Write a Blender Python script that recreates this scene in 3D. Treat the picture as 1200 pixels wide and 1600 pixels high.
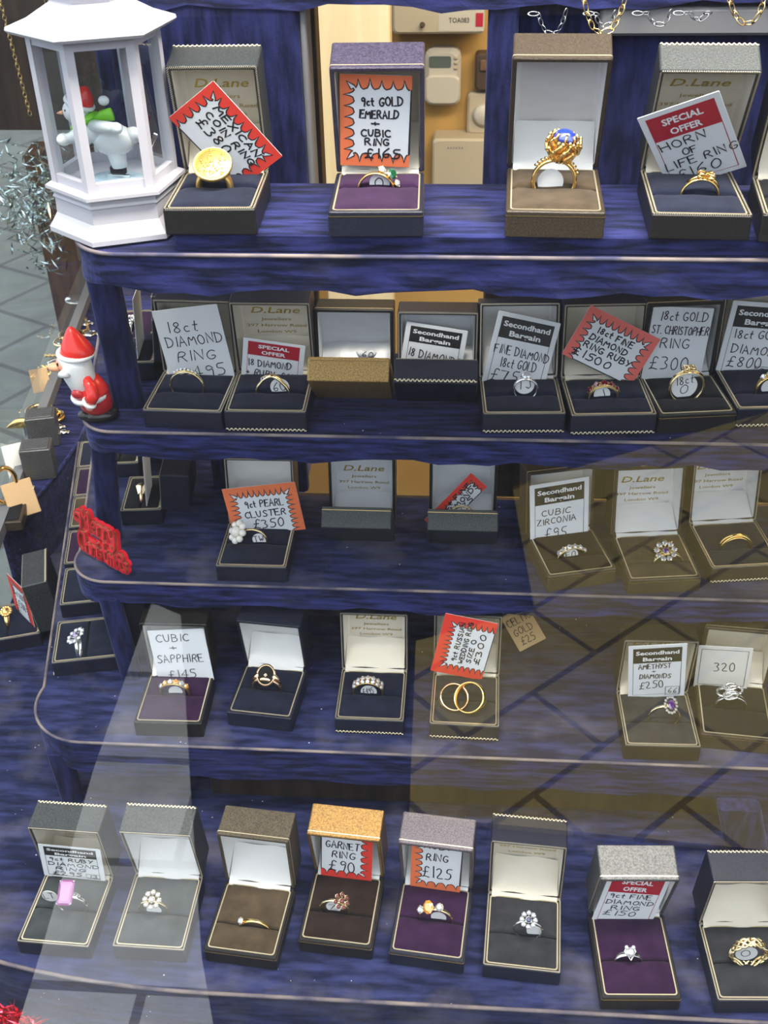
import bpy, bmesh, math, random
from mathutils import Vector, Matrix, Euler
R = math.radians
rnd = random.Random(7)
for o in list(bpy.data.objects):
    bpy.data.objects.remove(o)
SC = bpy.context.scene
COL = SC.collection

# ------------------------------------------------------------ camera
H = 1.42                                   # eye height above the pavement
PITCH, YAW, ROLL, FPX = 0.60749, 0.07935, -0.02111, 1716.5
cp, sp = math.cos(PITCH), math.sin(PITCH)
FW = Vector((-math.sin(YAW)*cp, math.cos(YAW)*cp, -sp))
_rt = Vector((math.cos(YAW), math.sin(YAW), 0))
_up = _rt.cross(FW)
RT = math.cos(ROLL)*_rt + math.sin(ROLL)*_up
UP = -math.sin(ROLL)*_rt + math.cos(ROLL)*_up
CAM = Vector((0, 0, H))
cd = bpy.data.cameras.new('camera')
cam = bpy.data.objects.new('camera', cd)
COL.objects.link(cam)
M = Matrix.Identity(4)
for i in range(3):
    M[i][0], M[i][1], M[i][2], M[i][3] = RT[i], UP[i], -FW[i], CAM[i]
cam.matrix_world = M
cd.sensor_fit = 'VERTICAL'
cd.sensor_height = 36.0
cd.lens = FPX*36.0/1600.0
cd.clip_start, cd.clip_end = 0.01, 60
cd.dof.use_dof = True
cd.dof.focus_distance = 0.66
cd.dof.aperture_fstop = cd.lens/1.2
SC.camera = cam

def ray(px, py):
    return (RT*((px-600)/FPX) + UP*((800-py)/FPX) + FW)
def on_z(px, py, z):
    d = ray(px, py); return CAM + d*((z-H)/d.z)
def on_y(px, py, y):
    d = ray(px, py); return CAM + d*(y/d.y)
def on_plane(px, py, p, n):
    d = ray(px, py); return CAM + d*((p-CAM).dot(n)/d.dot(n))

# ------------------------------------------------------------ world, lights, exposure
w = bpy.data.worlds.new('daylight'); SC.world = w; w.use_nodes = True
nt = w.node_tree; nt.nodes.clear()
out = nt.nodes.new('ShaderNodeOutputWorld'); bg = nt.nodes.new('ShaderNodeBackground')
tc = nt.nodes.new('ShaderNodeTexCoord'); sep = nt.nodes.new('ShaderNodeSeparateXYZ')
cr = nt.nodes.new('ShaderNodeValToRGB')
cr.color_ramp.elements[0].position = 0.0; cr.color_ramp.elements[0].color = (0.62, 0.72, 0.90, 1)
cr.color_ramp.elements[1].position = 0.9; cr.color_ramp.elements[1].color = (0.95, 0.98, 1.0, 1)
nt.links.new(tc.outputs['Generated'], sep.inputs[0]); nt.links.new(sep.outputs['Z'], cr.inputs[0])
nt.links.new(cr.outputs[0], bg.inputs[0]); bg.inputs[1].default_value = 2.5
nt.links.new(bg.outputs[0], out.inputs[0])

def area(name, loc, target, size, power, col):
    l = bpy.data.lights.new(name, 'AREA'); l.shape = 'RECTANGLE'; l.size, l.size_y = size; l.energy = power; l.color = col
    o = bpy.data.objects.new(name, l); COL.objects.link(o); o.location = loc
    o.rotation_euler = (Vector(target)-Vector(loc)).to_track_quat('-Z', 'Y').to_euler()
    return o
area('window_strip_lamp', (0.05, 0.40, H+0.50), (0.0, 0.52, H-0.4), (0.9, 0.14), 22.0, (1.0, 0.93, 0.83))
area('back_wall_fill', (0.55, 1.15, H+0.25), (0.05, 1.7, H-0.45), (0.3, 0.5), 5.0, (1.0, 0.72, 0.36))  # unseen warm light below ceiling height, added to brighten the back wall
SC.view_settings.view_transform = 'Standard'
SC.view_settings.look = 'None'
SC.view_settings.gamma = 1.0
SC.view_settings.use_curve_mapping = False
SC.view_settings.exposure = 0.2
SC.cycles.use_denoising = True
SC.cycles.max_bounces = 8
SC.cycles.transparent_max_bounces = 16
SC.cycles.caustics_reflective = False
SC.cycles.caustics_refractive = False
SC.cycles.sample_clamp_indirect = 4.0

# ------------------------------------------------------------ materials
MATS = {}
def _mat(name):
    m = bpy.data.materials.new(name); m.use_nodes = True
    MATS[name] = m
    return m, m.node_tree, m.node_tree.nodes['Principled BSDF']
def P(name, col, rough=0.5, metal=0.0, **k):
    m, t, b = _mat(name)
    b.inputs['Base Color'].default_value = (*col, 1); b.inputs['Roughness'].default_value = rough
    b.inputs['Metallic'].default_value = metal
    for kk, v in k.items():
        kk = kk.replace('_', ' ')
        b.inputs[kk].default_value = v
    return m
def noisecol(m, c1, c2, scale, stretch=(1, 1, 1), lo=.35, hi=.65, detail=4, bump=0, bscale=None):
    t = m.node_tree; b = t.nodes['Principled BSDF']
    tc = t.nodes.new('ShaderNodeTexCoord'); mp = t.nodes.new('ShaderNodeMapping'); mp.inputs['Scale'].default_value = stretch
    n = t.nodes.new('ShaderNodeTexNoise'); n.inputs['Scale'].default_value = scale; n.inputs['Detail'].default_value = detail
    r = t.nodes.new('ShaderNodeValToRGB'); r.color_ramp.elements[0].position = lo; r.color_ramp.elements[1].position = hi
    r.color_ramp.elements[0].color = (*c1, 1); r.color_ramp.elements[1].color = (*c2, 1)
    t.links.new(tc.outputs['Object'], mp.inputs[0]); t.links.new(mp.outputs[0], n.inputs['Vector'])
    t.links.new(n.outputs[0], r.inputs[0]); t.links.new(r.outputs[0], b.inputs['Base Color'])
    if bump:
        n2 = t.nodes.new('ShaderNodeTexNoise'); n2.inputs['Scale'].default_value = bscale or scale; n2.inputs['Detail'].default_value = 3
        bp = t.nodes.new('ShaderNodeBump'); bp.inputs['Strength'].default_value = bump; bp.inputs['Distance'].default_value = 0.0006
        t.links.new(tc.outputs['Object'], n2.inputs['Vector']); t.links.new(n2.outputs[0], bp.inputs['Height'])
        t.links.new(bp.outputs[0], b.inputs['Normal'])
    return m, t, b, r
# blue crushed velvet with brushed nap, lint specks and pale rubbed patches
def velvet(name, dark, light, stretch, specks=True, patches=0.0):
    m = P(name, light, 0.85)
    m, t, b, r = noisecol(m, dark, light, 34, stretch, .38, .66, 10, .35, 900)
    b.inputs['Sheen Weight'].default_value = 0.22; b.inputs['Sheen Roughness'].default_value = 0.4
    b.inputs['Sheen Tint'].default_value = (0.42, 0.46, 0.75, 1)
    b.inputs['Specular IOR Level'].default_value = 0.15
    col = r.outputs[0]
    tc = [n for n in t.nodes if n.type == 'TEX_COORD'][0]
    def over(fac, c, col):
        mx = t.nodes.new('ShaderNodeMix'); mx.data_type = 'RGBA'
        t.links.new(fac, mx.inputs['Factor']); t.links.new(col, mx.inputs[6]); mx.inputs[7].default_value = (*c, 1)
        return mx.outputs[2]
    if patches:
        n = t.nodes.new('ShaderNodeTexNoise'); n.inputs['Scale'].default_value = 17; n.inputs['Detail'].default_value = 7
        rr = t.nodes.new('ShaderNodeValToRGB'); rr.color_ramp.elements[0].position = .60-.08*(patches > .5); rr.color_ramp.elements[1].position = .74
        rr.color_ramp.elements[1].color = (patches,)*3 + (1,)
        t.links.new(tc.outputs['Object'], n.inputs['Vector']); t.links.new(n.outputs[0], rr.inputs[0])
        col = over(rr.outputs[0], (.15, .14, .17), col)
    if specks:
        v = t.nodes.new('ShaderNodeTexVoronoi'); v.inputs['Scale'].default_value = 120
        rr = t.nodes.new('ShaderNodeValToRGB'); rr.color_ramp.elements[0].position = .045; rr.color_ramp.elements[1].position = .075
        rr.color_ramp.elements[0].color = (1, 1, 1, 1); rr.color_ramp.elements[1].color = (0, 0, 0, 1)
        n = t.nodes.new('ShaderNodeTexNoise'); n.inputs['Scale'].default_value = 40
        r2 = t.nodes.new('ShaderNodeValToRGB'); r2.color_ramp.elements[0].position = .54; r2.color_ramp.elements[1].position = .60
        mu = t.nodes.new('ShaderNodeMath'); mu.operation = 'MULTIPLY'
        t.links.new(tc.outputs['Object'], v.inputs['Vector']); t.links.new(tc.outputs['Object'], n.inputs['Vector'])
        t.links.new(v.outputs['Distance'], rr.inputs[0]); t.links.new(n.outputs[0], r2.inputs[0])
        t.links.new(rr.outputs[0], mu.inputs[0]); t.links.new(r2.outputs[0], mu.inputs[1])
        col = over(mu.outputs[0], (.6, .6, .65), col)
    t.links.new(col, b.inputs['Base Color'])
    return m
velvet('velvet_blue', (.003, .004, .018), (.027, .029, .122), (1.0, 7, 7), True, .35)
velvet('velvet_lip', (.004, .006, .024), (.028, .033, .145), (1.0, 6, 9), False, .12)
velvet('velvet_post', (.004, .006, .028), (.018, .022, .095), (6, 6, 1.2), False)
velvet('velvet_floor', (.006, .009, .036), (.030, .038, .125), (1.0, 5, 5), True, .6)
P('piping', (.15, .13, .13), .9)
noisecol(MATS['piping'], (.05, .05, .10), (.26, .21, .19), 30, (1, 1, 1), .35, .6)
def leather(name, col, rough=.42, metal=0.0, spec=.4):
    m = P(name, col, rough, metal)
    m, t, b, r = noisecol(m, tuple(c*.55 for c in col), tuple(min(1, c*1.45) for c in col), 1100, (1, 1, 1), .3, .7, 2, .30, 2600)
    b.inputs['Specular IOR Level'].default_value = spec
    return m
leather('leather_navy', (.010, .012, .026))
leather('leather_black', (.010, .009, .009))
leather('leather_brown', (.045, .032, .020))
leather('leather_olive', (.085, .068, .045), .4, .25)
leather('leather_bronze', (.27, .155, .05), .36, .65)
leather('leather_grey', (.11, .095, .11), .38, .35)
leather('leather_silver', (.10, .10, .10), .36, .45)
leather('leather_slate', (.045, .050, .052), .40, .3)  # dark leather greyed: glare on lids and tipped fronts put into the colour
leather('leather_plum', (.060, .050, .085), .35, .2)
leather('leather_gold', (.42, .27, .10), .38, .6)
def pad(name, col):
    m = P(name, col, .95)
    noisecol(m, tuple(c*.7 for c in col), tuple(c*1.25 for c in col), 90, (1, 1, 1), .3, .7, 5, .3, 1600)
    b = m.node_tree.nodes['Principled BSDF']
    b.inputs['Sheen Weight'].default_value = .08; b.inputs['Sheen Roughness'].default_value = .5; b.inputs['Specular IOR Level'].default_value = .1
pad('pad_navy', (.010, .013, .030)); pad('pad_grey', (.030, .031, .036)); pad('pad_purple', (.030, .010, .038))
pad('pad_brown', (.070, .050, .030)); pad('pad_choc', (.020, .012, .010)); pad('pad_black', (.010, .010, .012)); pad('pad_slate', (.045, .052, .055))
def satin(name, col, rough=.45):
    m = P(name, col, rough, 0, Sheen_Weight=.3)
    noisecol(m, tuple(c*.93 for c in col), col, 60, (1, 3, 1), .3, .7, 4, .22, 260)
satin('satin_white', (.80, .79, .77)); satin('satin_cream', (.74, .68, .56)); satin('satin_silver', (.66, .67, .68), .3)
P('gold_trim', (.92, .80, .55), .32, .75)
P('gold_print', (.50, .36, .07), .35, .6)
def beads(name):
    m, t, b = _mat(name)
    b.inputs['Metallic'].default_value = .55; b.inputs['Roughness'].default_value = .4
    tc = t.nodes.new('ShaderNodeTexCoord'); sp_ = t.nodes.new('ShaderNodeSeparateXYZ'); t.links.new(tc.outputs['Object'], sp_.inputs[0])
    a = t.nodes.new('ShaderNodeMath'); a.operation = 'ADD'; t.links.new(sp_.outputs[0], a.inputs[0]); t.links.new(sp_.outputs[1], a.inputs[1])
    mu = t.nodes.new('ShaderNodeMath'); mu.operation = 'MULTIPLY'; mu.inputs[1].default_value = 2*math.pi/0.00105; t.links.new(a.outputs[0], mu.inputs[0])
    s = t.nodes.new('ShaderNodeMath'); s.operation = 'SINE'; t.links.new(mu.outputs[0], s.inputs[0])
    r = t.nodes.new('ShaderNodeValToRGB'); r.color_ramp.elements[0].position = .2; r.color_ramp.elements[1].position = .42
    r.color_ramp.elements[0].color = (.02, .016, .012, 1); r.color_ramp.elements[1].color = (.95, .86, .66, 1)
    t.links.new(s.outputs[0], r.inputs[0]); t.links.new(r.outputs[0], b.inputs['Base Color'])
beads('beading')
P('card_white', (.78, .80, .82), .6); P('card_cream', (.74, .72, .66), .6); P('card_buff', (.62, .40, .20), .6)
P('card_red', (.82, .055, .035), .5); P('card_orange', (.86, .20, .075), .5); P('card_pink', (.80, .16, .13), .5)
P('print_red', (.42, .012, .03), .5); P('print_black', (.012, .012, .013), .5); P('print_white', (.82, .83, .84), .6); P('ink', (.015, .016, .022), .5)
P('gold', (1.0, .70, .26), .17, 1); P('coin_gold', (.85, .58, .18), .42, 1); P('gold_pale', (.95, .78, .45), .2, 1); P('gold_rose', (.95, .62, .38), .22, 1); P('silver', (.88, .87, .84), .15, 1)
P('old_gold', (.72, .52, .22), .3, 1)
def gem(name, col, ior=1.9):
    P(name, col, .04, 0, IOR=ior, Specular_IOR_Level=.9, Coat_Weight=.6, Coat_Roughness=.03)
gem('diamond', (.40, .41, .44), 2.4); gem('emerald', (.003, .07, .025), 1.5); gem('ruby', (.11, .004, .012), 1.5); gem('sapphire', (.006, .012, .09))
gem('garnet', (.12, .006, .006), 1.5); gem('citrine', (.75, .30, .02)); gem('amethyst', (.08, .01, .16)); gem('pink_stone', (.26, .025, .22)); P('onyx', (.006, .005, .005), .5, 0, Specular_IOR_Level=.15)
gem('lapis', (.02, .05, .42)); P('pearl', (.82, .78, .70), .2, 0, Sheen_Weight=.3, Coat_Weight=.5)
P('ghost_silver', (.30, .31, .33), .35, 1); P('tag_paper', (.80, .80, .79), .6)
P('lantern_white', (.52, .505, .55), .35, 0, Subsurface_Weight=.0)
P('figure_white', (.82, .83, .82), .3); P('figure_red', (.72, .030, .022), .25); P('figure_skin', (.86, .36, .24), .35); P('figure_black', (.015, .013, .012), .25)
P('figure_nose', (.88, .42, .24), .35); P('scarf_green', (.20, .60, .02), .35); P('figure_dark_red', (.45, .02, .025), .3); P('ice_blue', (.55, .70, .78), .25)
P('plaque_red', (.70, .018, .030), .22, 0, Coat_Weight=.4); P('plaque_gold', (.42, .26, .14), .35, .8)
P('chain_gold', (.95, .68, .28), .25, 1)
P('plastic_cream', (.46, .38, .25), .5); P('plastic_white', (.52, .46, .35), .5); P('lcd', (.10, .12, .10), .3); P('plastic_dark', (.06, .035, .02), .5)
m = P('frame_cream', (.78, .63, .36), .5); noisecol(m, (.58, .44, .23), (.68, .55, .33), 8, (8, 8, .6), .3, .7)
m = P('wall_ochre', (.52, .30, .075), .8); noisecol(m, (.47, .26, .06), (.56, .33, .09), 6)
m = P('wood_dark', (.035, .022, .014), .55); noisecol(m, (.018, .011, .008), (.055, .032, .020), 12, (8, 8, .8))
m = P('wood_brown', (.13, .065, .032), .5); noisecol(m, (.08, .038, .02), (.17, .09, .045), 14, (6, 6, .7))
P('plain_dark', (.02, .02, .024), .8); P('ceiling_paint', (.35, .33, .30), .8); P('board_grey', (.16, .16, .17), .7)
m = P('asphalt', (.03, .03, .03), .9); noisecol(m, (.018, .018, .018), (.04, .04, .04), 30)
def paving(name, c, mortar, scale, turn=0):
    m, t, b = _mat(name); b.inputs['Roughness'].default_value = .85
    tc = t.nodes.new('ShaderNodeTexCoord'); br = t.nodes.new('ShaderNodeTexBrick'); br.inputs['Scale'].default_value = scale
    br.inputs['Color1'].default_value = (*c, 1); br.inputs['Color2'].default_value = (*[x*.85 for x in c], 1); br.inputs['Mortar'].default_value = (*mortar, 1)
    br.inputs['Mortar Size'].default_value = .009
    n = t.nodes.new('ShaderNodeTexNoise'); n.inputs['Scale'].default_value = 9; n.inputs['Detail'].default_value = 6
    mx = t.nodes.new('ShaderNodeMix'); mx.data_type = 'RGBA'; mx.blend_type = 'MULTIPLY'; mx.inputs['Factor'].default_value = .6
    mp = t.nodes.new('ShaderNodeMapping'); mp.inputs['Rotation'].default_value = (0, 0, turn); t.links.new(tc.outputs['Object'], mp.inputs[0])
    t.links.new(mp.outputs[0], br.inputs[0]); t.links.new(tc.outputs['Object'], n.inputs['Vector'])
    t.links.new(br.outputs[0], mx.inputs[6]); t.links.new(n.outputs[0], mx.inputs[7]); t.links.new(mx.outputs[2], b.inputs['Base Color'])
paving('paving_pale', (.80, .80, .76), (.25, .24, .2), 1.2)
paving('paving_olive', (.50, .38, .13), (.15, .11, .04), 1.5, .75)
paving('paving_recess', (.20, .22, .19), (.10, .10, .09), 1.0, .5)  # darkened base colour carries the shade of the roofed doorway
paving('facade_brick', (.16, .10, .07), (.2, .18, .16), 2)
m = P('tinsel_silver', (.80, .90, .86), .12, 1); P('tinsel_red', (.75, .03, .06), .2, .8)
def glass(name, tint, boost=1.0):
    m, t, b = _mat(name); t.nodes.remove(b)
    o = [n for n in t.nodes if n.type == 'OUTPUT_MATERIAL'][0]
    tr = t.nodes.new('ShaderNodeBsdfTransparent'); tr.inputs[0].default_value = (*tint, 1)
    gl = t.nodes.new('ShaderNodeBsdfGlossy'); gl.inputs['Roughness'].default_value = 0.0; gl.inputs[0].default_value = (1, 1, 1, 1)
    fr = t.nodes.new('ShaderNodeFresnel'); fr.inputs[0].default_value = 1.5
    mu = t.nodes.new('ShaderNodeMath'); mu.operation = 'MULTIPLY'; mu.inputs[1].default_value = boost
    mx = t.nodes.new('ShaderNodeMixShader')
    ge = t.nodes.new('ShaderNodeNewGeometry'); iv = t.nodes.new('ShaderNodeMath'); iv.operation = 'SUBTRACT'; iv.inputs[0].default_value = 1.0
    m3 = t.nodes.new('ShaderNodeMath'); m3.operation = 'MULTIPLY'
    t.links.new(ge.outputs['Backfacing'], iv.inputs[1]); t.links.new(iv.outputs[0], m3.inputs[0]); t.links.new(fr.outputs[0], m3.inputs[1])
    t.links.new(m3.outputs[0], mu.inputs[0]); t.links.new(mu.outputs[0], mx.inputs[0]); t.links.new(tr.outputs[0], mx.inputs[1]); t.links.new(gl.outputs[0], mx.inputs[2])
    t.links.new(mx.outputs[0], o.inputs[0])
glass('window_glass', (.985, .99, .985), 1.8); glass('lantern_glass', (.93, .95, .96))

# ------------------------------------------------------------ mesh helpers
def rrect(x0, x1, y0, y1, r, n=3):
    r = max(1e-6, min(r, (x1-x0)/2-1e-6, (y1-y0)/2-1e-6)); pts = []
    for cx, cy, a0 in ((x1-r, y0+r, -90), (x1-r, y1-r, 0), (x0+r, y1-r, 90), (x0+r, y0+r, 180)):
        for k in range(n+1):
            a = R(a0+90*k/n); pts.append((cx+r*math.cos(a), cy+r*math.sin(a)))
    return pts
class MB:
    def __init__(s): s.v = []; s.f = []; s.sm = []
    def add(s, vs, fs, smooth=False, mat=None):
        b = len(s.v)
        s.v += [(mat @ Vector(p)) if mat is not None else Vector(p) for p in vs]
        for f in fs: s.f.append(tuple(b+i for i in f)); s.sm.append(smooth)
        return s
    def box(s, x0, x1, y0, y1, z0, z1, mat=None):
        v = [(x, y, z) for z in (z0, z1) for y in (y0, y1) for x in (x0, x1)]
        return s.add(v, [(0, 2, 3, 1), (4, 5, 7, 6), (0, 1, 5, 4), (2, 6, 7, 3), (0, 4, 6, 2), (1, 3, 7, 5)], False, mat)
    def rbox(s, x0, x1, y0, y1, z0, z1, r, mat=None, n=3):
        e = min(r*.5, (z1-z0)/3)
        L = [[(x, y, z0) for x, y in rrect(x0+e, x1-e, y0+e, y1-e, r, n)], [(x, y, z0+e) for x, y in rrect(x0, x1, y0, y1, r, n)],
             [(x, y, z1-e) for x, y in rrect(x0, x1, y0, y1, r, n)], [(x, y, z1) for x, y in rrect(x0+e, x1-e, y0+e, y1-e, r, n)]]
        return s.loft(L, True, True, mat=mat)
    def loft(s, loops, c0=False, c1=False, close=False, smooth=False, mat=None):
        n = len(loops[0]); vs = [p for l in loops for p in l]; fs = []
        m = len(loops)
        for i in range(m if close else m-1):
            a, b = i*n, ((i+1) % m)*n
            for j in range(n): fs.append((a+j, a+(j+1) % n, b+(j+1) % n, b+j))
        if c0: fs.append(tuple(range(n))[::-1])
        if c1: fs.append(tuple(range((m-1)*n, m*n)))
        return s.add(vs, fs, smooth, mat)
    def prism(s, pts, z0, z1, mat=None):
        return s.loft([[(x, y, z0) for x, y in pts], [(x, y, z1) for x, y in pts]], True, True, mat=mat)
    def grid(s, P, smooth=True, mat=None):
        h, w_ = len(P), len(P[0])
        return s.add([p for r_ in P for p in r_], [(i*w_+j, i*w_+j+1, (i+1)*w_+j+1, (i+1)*w_+j) for i in range(h-1) for j in range(w_-1)], smooth, mat)
    def lathe(s, prof, n=16, mat=None, smooth=True):
        L = [[(r*math.cos(2*math.pi*k/n), r*math.sin(2*math.pi*k/n), z) for k in range(n)] for r, z in prof]
        return s.loft(L, prof[0][0] > 1e-6, prof[-1][0] > 1e-6, smooth=smooth, mat=mat)
    def ball(s, c, r, mat=None, n=12, sc=(1, 1, 1)):
        if isinstance(c, (int, float)): c = (0, 0, c)
        prof = [(max(1e-7, math.sin(math.pi*k/(n//2+2))), -math.cos(math.pi*k/(n//2+2))) for k in range(n//2+3)]
        mm = Matrix.Translation(c) @ Matrix.Diagonal((r*sc[0], r*sc[1], r*sc[2], 1))
        return s.lathe(prof, n, (mat @ mm) if mat is not None else mm)
    def tube(s, pts, r, n=6, closed=False, mat=None, smooth=True, flat=1.0):
        pts = [Vector(p) for p in pts]; m = len(pts); L = []; up = None
        for i, p in enumerate(pts):
            a = pts[(i-1) % m] if (closed or i) else p; b = pts[(i+1) % m] if (closed or i < m-1) else p
            t = (b-a).normalized() if (b-a).length > 1e-9 else Vector((0, 0, 1))
            if up is None: up = Vector((0, 1, 0)) if abs(t.y) < .9 else Vector((1, 0, 0))
            x = up.cross(t)
            if x.length < 1e-6: x = Vector((1, 0, 0)).cross(t)
            x.normalize(); y = t.cross(x); up = y
            rr = r(i/(m-1 if m > 1 else 1)) if callable(r) else r
            L.append([p + x*(rr*math.cos(2*math.pi*k/n)) + y*(rr*flat*math.sin(2*math.pi*k/n)) for k in range(n)])
        return s.loft(L, not closed, not closed, close=closed, smooth=smooth, mat=mat)
    def torus(s, Rr, r, mat=None, n=20, k=6):
        return s.tube([(Rr*math.cos(2*math.pi*i/n), Rr*math.sin(2*math.pi*i/n), 0) for i in range(n)], r, k, True, mat)
    def ribbon(s, pts, wd, fn=None):
        pts = [Vector((p[0], p[1])) for p in pts]; vs = []; m = len(pts)
        for i in range(m):
            a = pts[max(0, i-1)]; b = pts[min(m-1, i+1)]; t = b-a
            t = t.normalized() if t.length > 1e-9 else Vector((1, 0))
            if 0 < i < m-1:
                t1 = (pts[i]-a); t1 = t1.normalized() if t1.length > 1e-9 else t
                k = max(.55, abs(t1.dot(t)))
            else: k = 1
            nn = Vector((-t.y, t.x))*(wd/2/k)
            e = Vector((0, 0))
            if i == 0: e = -t*wd*.3
            if i == m-1: e = t*wd*.3
            vs += [pts[i]+nn+e, pts[i]-nn+e]
        return s.add([fn(p.x, p.y) if fn else (p.x, p.y, 0) for p in vs], [(2*i, 2*i+1, 2*i+3, 2*i+2) for i in range(m-1)])
    def build(s, name, mat, parent=None, recalc=True):
        me = bpy.data.meshes.new(name)
        bm = bmesh.new()
        vv = [bm.verts.new(p) for p in s.v]
        for f, sm in zip(s.f, s.sm):
            try:
                ff = bm.faces.new([vv[i] for i in f]); ff.smooth = sm
            except ValueError: pass
        if recalc: bmesh.ops.recalc_face_normals(bm, faces=bm.faces)
        bm.to_mesh(me); bm.free()
        me.materials.append(MATS[mat])
        o = bpy.data.objects.new(name, me); COL.objects.link(o)
        if parent is not None: o.parent = parent
        return o
def tag(o, label, cat, group=None):
    o['label'] = label; o['category'] = cat
    if group: o['group'] = group
    return o
def thing(name, label, cat, mat=None, group=None):
    o = bpy.data.objects.new(name, None); COL.objects.link(o); o.empty_display_size = .01
    if mat is not None: o.matrix_world = mat
    return tag(o, label, cat, group)
def struct(name, mb, mat):
    o = mb.build(name, mat); o['kind'] = 'structure'; return o
def T3(x, y, z): return Matrix.Translation((x, y, z))
def frame(o, x, y, z):
    m = Matrix.Identity(4)
    for i in range(3): m[i][0], m[i][1], m[i][2], m[i][3] = x[i], y[i], z[i], o[i]
    return m

# ------------------------------------------------------------ writing: a marker-pen stroke alphabet and printed type
GL = {
'A': '0,0 .25,1 .55,0|.1,.38 .45,.38', 'B': '0,0 0,1|0,1 .35,.95 .42,.75 .3,.55 0,.52|.3,.55 .5,.4 .45,.1 .2,0 0,.02',
'C': '.5,.85 .3,1 .08,.8 0,.5 .08,.15 .3,0 .52,.12', 'D': '0,0 0,1|-.05,1 .3,.95 .52,.7 .52,.35 .3,.05 -.05,0',
'E': '.45,1 0,.98 0,0 .48,.02|0,.52 .38,.54', 'F': '.48,1 0,.97 0,0|0,.52 .35,.54', 'G': '.5,.85 .28,1 .05,.75 0,.4 .12,.08 .35,.02 .5,.2 .52,.42 .3,.42',
'H': '0,0 0,1|.5,0 .5,1|0,.5 .5,.5', 'I': '.1,0 .1,1', 'J': '.4,1 .4,.2 .2,0 0,.2', 'K': '0,0 0,1|.48,1 0,.45 .5,0', 'L': '0,1 0,0 .45,.02', 'M': '0,0 .08,1 .32,.35 .56,1 .66,0',
'N': '0,0 .03,1 .48,.03 .52,1', 'O': '.28,1 .06,.82 0,.5 .08,.15 .28,0 .5,.15 .56,.5 .48,.85 .28,1', 'P': '0,0 0,1 .35,.98 .45,.75 .32,.52 0,.48',
'R': '0,0 0,1 .35,.98 .45,.75 .32,.52 0,.48|.2,.5 .5,0', 'S': '.48,.88 .25,1 .05,.82 .15,.58 .4,.42 .48,.2 .25,0 0,.12', 'T': '0,1 .55,1|.28,1 .26,0',
'U': '0,1 .02,.25 .2,0 .42,.15 .5,1', 'V': '0,1 .25,0 .5,1', 'W': '0,1 .15,0 .33,.7 .5,0 .68,1', 'X': '0,1 .5,0|.5,1 0,0', 'Y': '0,1 .25,.5|.5,1 .15,0', 'Z': '0,1 .5,1 0,0 .52,0',
'$': '.5,.85 .35,1 .2,.85 .22,.4 .1,.05 0,0|0,.02 .2,.08 .5,0|.02,.48 .4,.5', '+': '0,.45 .4,.45|.2,.25 .2,.68', '.': '.05,0 .09,.06',
'c': '.32,.5 .15,.55 .02,.3 .12,.02 .34,.08', 't': '.15,.95 .14,.1 .3,.02|0,.6 .32,.6',
'0': '.22,1 .05,.8 0,.45 .08,.1 .22,0 .4,.15 .45,.5 .38,.88 .22,1', '1': '.15,0 .15,1', '2': '0,.8 .2,1 .42,.8 .3,.45 0,0 .5,.02', '3': '.02,.95 .3,1 .42,.78 .2,.55 .45,.35 .35,.05 0,.03',
'4': '.35,0 .35,1 0,.35 .5,.35', '5': '.45,1 .08,1 .05,.6 .35,.6 .45,.3 .3,.02 0,.05', '6': '.4,1 .1,.6 .02,.25 .2,0 .42,.2 .3,.45 .06,.3', '7': '0,1 .48,1 .15,0',
'8': '.25,.52 .05,.75 .25,1 .45,.78 .25,.52 .02,.25 .25,0 .48,.25 .25,.52', '9': '.42,.75 .22,1 .02,.78 .15,.5 .42,.75 .35,0',
'e': '0,.28 .34,.3 .3,.5 .12,.55 0,.3 .1,.03 .36,.1', 'r': '0,0 0,.5|0,.35 .15,.52 .32,.48', 'y': '0,.5 .05,.2 .25,.15 .34,.5|.34,.5 .34,-.2 .15,-.42 0,-.25',
'h': '0,0 0,1|0,.35 .2,.52 .34,.4 .34,0', 'i': '.05,0 .05,.5|.05,.70 .05,.76', 's': '.3,.48 .1,.52 .05,.36 .28,.2 .22,.02 0,.05',
'm': '0,0 0,.5|0,.38 .13,.52 .24,.4 .24,0|.24,.38 .38,.52 .48,.4 .48,0', 'a': '.32,.45 .12,.52 0,.25 .12,0 .32,.15|.33,.5 .34,.1 .42,0', '[': '0,0 1.1,0 1.1,1.3 0,1.3 0,0'}
def smooth2(p):
    for _ in range(2):
        q = [p[0]]
        for a, b in zip(p, p[1:]):
            q += [(a[0]*.75+b[0]*.25, a[1]*.75+b[1]*.25), (a[0]*.25+b[0]*.75, a[1]*.25+b[1]*.75)]
        q.append(p[-1]); p = q
    return p
def strokes(text, jit=.05, gap=.2):
    """polylines of a handwritten line: cap height 1, and its width"""
    x = 0; out = []
    for ch in text:
        if ch == ' ': x += .42; continue
        pl = [[tuple(map(float, q.split(','))) for q in s_.split()] for s_ in GL[ch].split('|')]
        wd = max(p[0] for l in pl for p in l)
        dy, sh, sc = rnd.uniform(-jit, jit), rnd.uniform(-.06, .10), rnd.uniform(1-jit, 1+jit)
        for l in pl:
            if len(l) > 4 or ch in 'CGUSe': l = smooth2(l)
            out.append([(x+(p[0]+sh*p[1])*sc, dy+p[1]*sc) for p in l])
        x += wd*sc+gap
    return out, max(.1, x-gap)
def write(mb, text, x0, x1, y, h, wd, z=0, rot=0, jit=.05, fn=None):
    """handwriting fitted between x0 and x1 on the baseline y"""
    st, W = strokes(text, jit)
    k = (x1-x0)/W; c, s_ = math.cos(rot), math.sin(rot)
    for l in st:
        mb.ribbon([(x0+p[0]*k*c-p[1]*h*s_, y+p[0]*k*s_+p[1]*h*c) for p in l], wd, fn or (lambda a, b: (a, b, z)))
_TC = {}
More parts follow.
